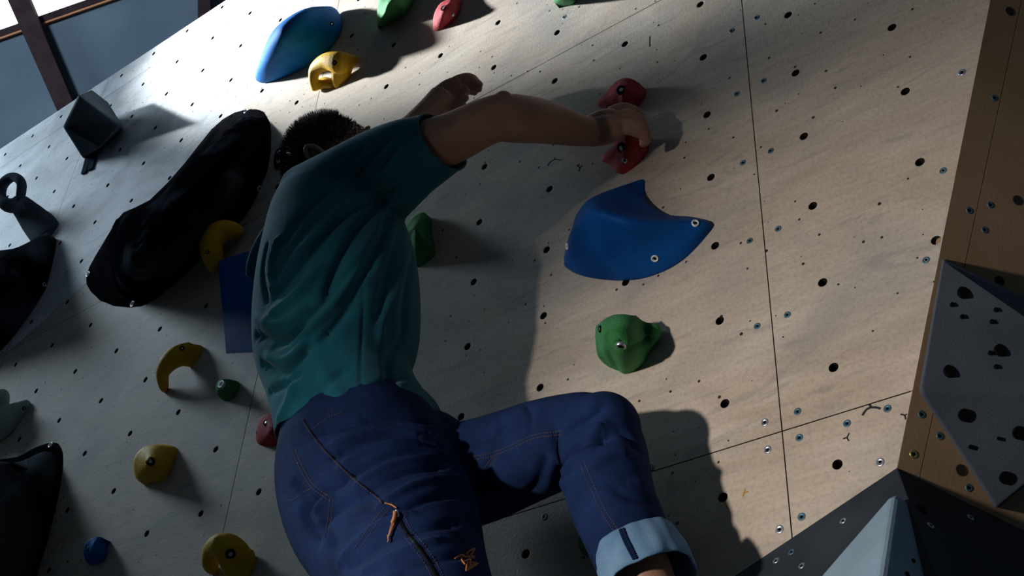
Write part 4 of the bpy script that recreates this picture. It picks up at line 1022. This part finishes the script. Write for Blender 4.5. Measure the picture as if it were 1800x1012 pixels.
# stitching and trims laid on the cloth
def thread(lines, bvh, m, name, parent, r=.0007, lift=.0008, dash=0.0, label=None):
    if name in ('stitching', 'seam', 'cuff_seam') and len(lines) > 1:
        for q in lines: thread([q], bvh, m, name, parent, r, lift, dash, label)
        return
    bm = bmesh.new()
    for poly in lines:
        P = []
        for q in spline([tuple(map(float, p)) for p in poly], 10, False):
            s, n = surf(bvh, *q)
            if s is not None: P.append(s + n * lift)
        if len(P) < 3: continue
        if not dash: tube(bm, [(p.x, p.y, p.z, r) for p in P], 6, 1, True, True); continue
        acc = 0.0; run = [P[0]]; on = True
        pts = []
        for a, b in zip(P, P[1:]):
            k = max(1, int((b - a).length / (dash * .25)))
            pts += [a.lerp(b, i / k) for i in range(k)]
        run = []; acc = 0; last = pts[0]
        for p in pts:
            acc += (p - last).length; last = p
            if (acc % (dash * 1.5)) < dash: run.append(p)
            else:
                if len(run) > 1: tube(bm, [(q.x, q.y, q.z, r) for q in (run[0], run[-1])], 5, 1, True, True)
                run = []
    o = part(name, bm, m, parent); tag(o, label); return o
def off(poly, dx, dy): return [(x + dx, y + dy) for x, y in poly]
pk = [(513, 789), (530, 828), (548, 856), (582, 881)]; pk2 = [(580, 878), (577, 910), (570, 945)]
ys = [(531, 738), (556, 775), (583, 805), (625, 845), (662, 874), (672, 886)]
zp = [(676, 892), (655, 918), (638, 942), (622, 966)]
thread([pk, off(pk, 5, -3), pk2, off(pk2, 6, 1), ys], jb, M_stitch, 'stitching', jeans_o, .00055, .0004, .0026, 'rust stitching of the back pocket and side seam')
thread([zp, off(zp, 7, 4), [(502, 870), (512, 880), (530, 868), (548, 858)]], jb, M_stitch, 'stitching', jeans_o, .00055, .0004, .0026)
thread([[(575, 719), (580, 728)], [(582, 718), (586, 728)], [(552, 752), (575, 735), (608, 722)]], jb, M_stitch, 'stitching', jeans_o, .00055, .0004, .0026)
ins = [(822, 803), (860, 797), (900, 782), (940, 764), (992, 757)]; gus = [(830, 858), (850, 825), (868, 800)]; shs = [(1020, 815), (1035, 850), (1055, 895), (1082, 938)]
thread([ins, off(ins, 0, 6), gus, off(gus, 7, 3), shs, off(shs, 7, -3)], jb, M_stitch, 'stitching', jeans_o, .0005, .0004, .0026)
thread([off(ys, 2, -2), [(981, 760), (978, 790), (985, 818)]], jb, M_black, 'seam', jeans_o, .0011, 0)
zb = [(699, 905), (715, 935), (740, 965), (762, 1000), (775, 1030)]
thread([zb], jb, M_black, 'zip_tape', jeans_o, .0045, -.0030, 0, 'black zip tape of the thigh pocket')
thread([off(zb, -8, 4), off(zb, 9, -4)], jb, M_stitch, 'stitching', jeans_o, .00035, .0006, .003)
thread([[(677, 884), (687, 887), (697, 893)]], jb, M_leather, 'bar_tack', jeans_o, .0012, .001)
thread([[(698, 900), (700, 905), (700, 910)]], jb, M_metal, 'zip_slider', jeans_o, .0018, .003)
thread([[(696, 904), (694, 912), (692, 922)]], jb, M_leather, 'zip_pull', jeans_o, .0026, .005, 0, 'rust cord zip pull')
thread([[(693, 918), (690, 928), (685, 944)], [(696, 918), (692, 930), (684, 947)], [(684, 942), (685, 950), (684, 954)]], jb, M_leather, 'zip_pull', jeans_o, .0010, .004)
emb = [[(799, 982), (806, 977), (813, 974)], [(811, 975), (820, 978), (834, 978)], [(812, 977), (823, 981), (833, 981)], [(819, 973), (827, 967), (834, 964)], [(834, 965), (831, 970), (827, 976)], [(820, 974), (822, 977), (824, 979)],
       [(810, 979), (812, 985), (817, 992)], [(813, 988), (820, 986), (828, 983)], [(827, 984), (826, 990), (825, 994)], [(821, 988), (820, 995), (819, 1003)], [(823, 989), (831, 989), (840, 991)], [(839, 991), (830, 997), (819, 1003)],
       [(823, 992), (830, 993), (836, 992)], [(822, 996), (826, 996), (831, 995)], [(822, 999), (824, 999), (826, 998)]]
thread(emb, jb, M_leather, 'embroidered_emblem', jeans_o, .0011, .0006, 0, 'rust embroidered angular emblem on the thigh')
thread([[(1091, 932), (1098, 950), (1107, 968), (1117, 986)], [(1096, 930), (1103, 948), (1112, 966), (1121, 984)]], cb, M_denim, 'cuff_seam', jeans_o, .0028, .0006, .002)
thread([[(1040, 975), (1042, 985), (1048, 998)]], jb, M_black, 'seam', jeans_o, .0006, 0)
# shoe of the raised foot, toe on a small foothold just below the photo
bm = bmesh.new(); dtube(bm, [(1186, 1150, 1.52, 42), (1205, 1185, 1.545, 46), (1240, 1204, 1.59, 42), (1285, 1212, 1.635, 30)], 24)
shoe = fuse(bm, .004, 3)
part('climbing_shoe', shoe, M_shoe)
bm = bmesh.new(); dtube(bm, [(852, 1668, 1.50, 43), (870, 1702, 1.53, 44), (908, 1700, 1.58, 34)], 24)
part('climbing_shoe', fuse(bm, .004, 3), M_shoe)
done(person)
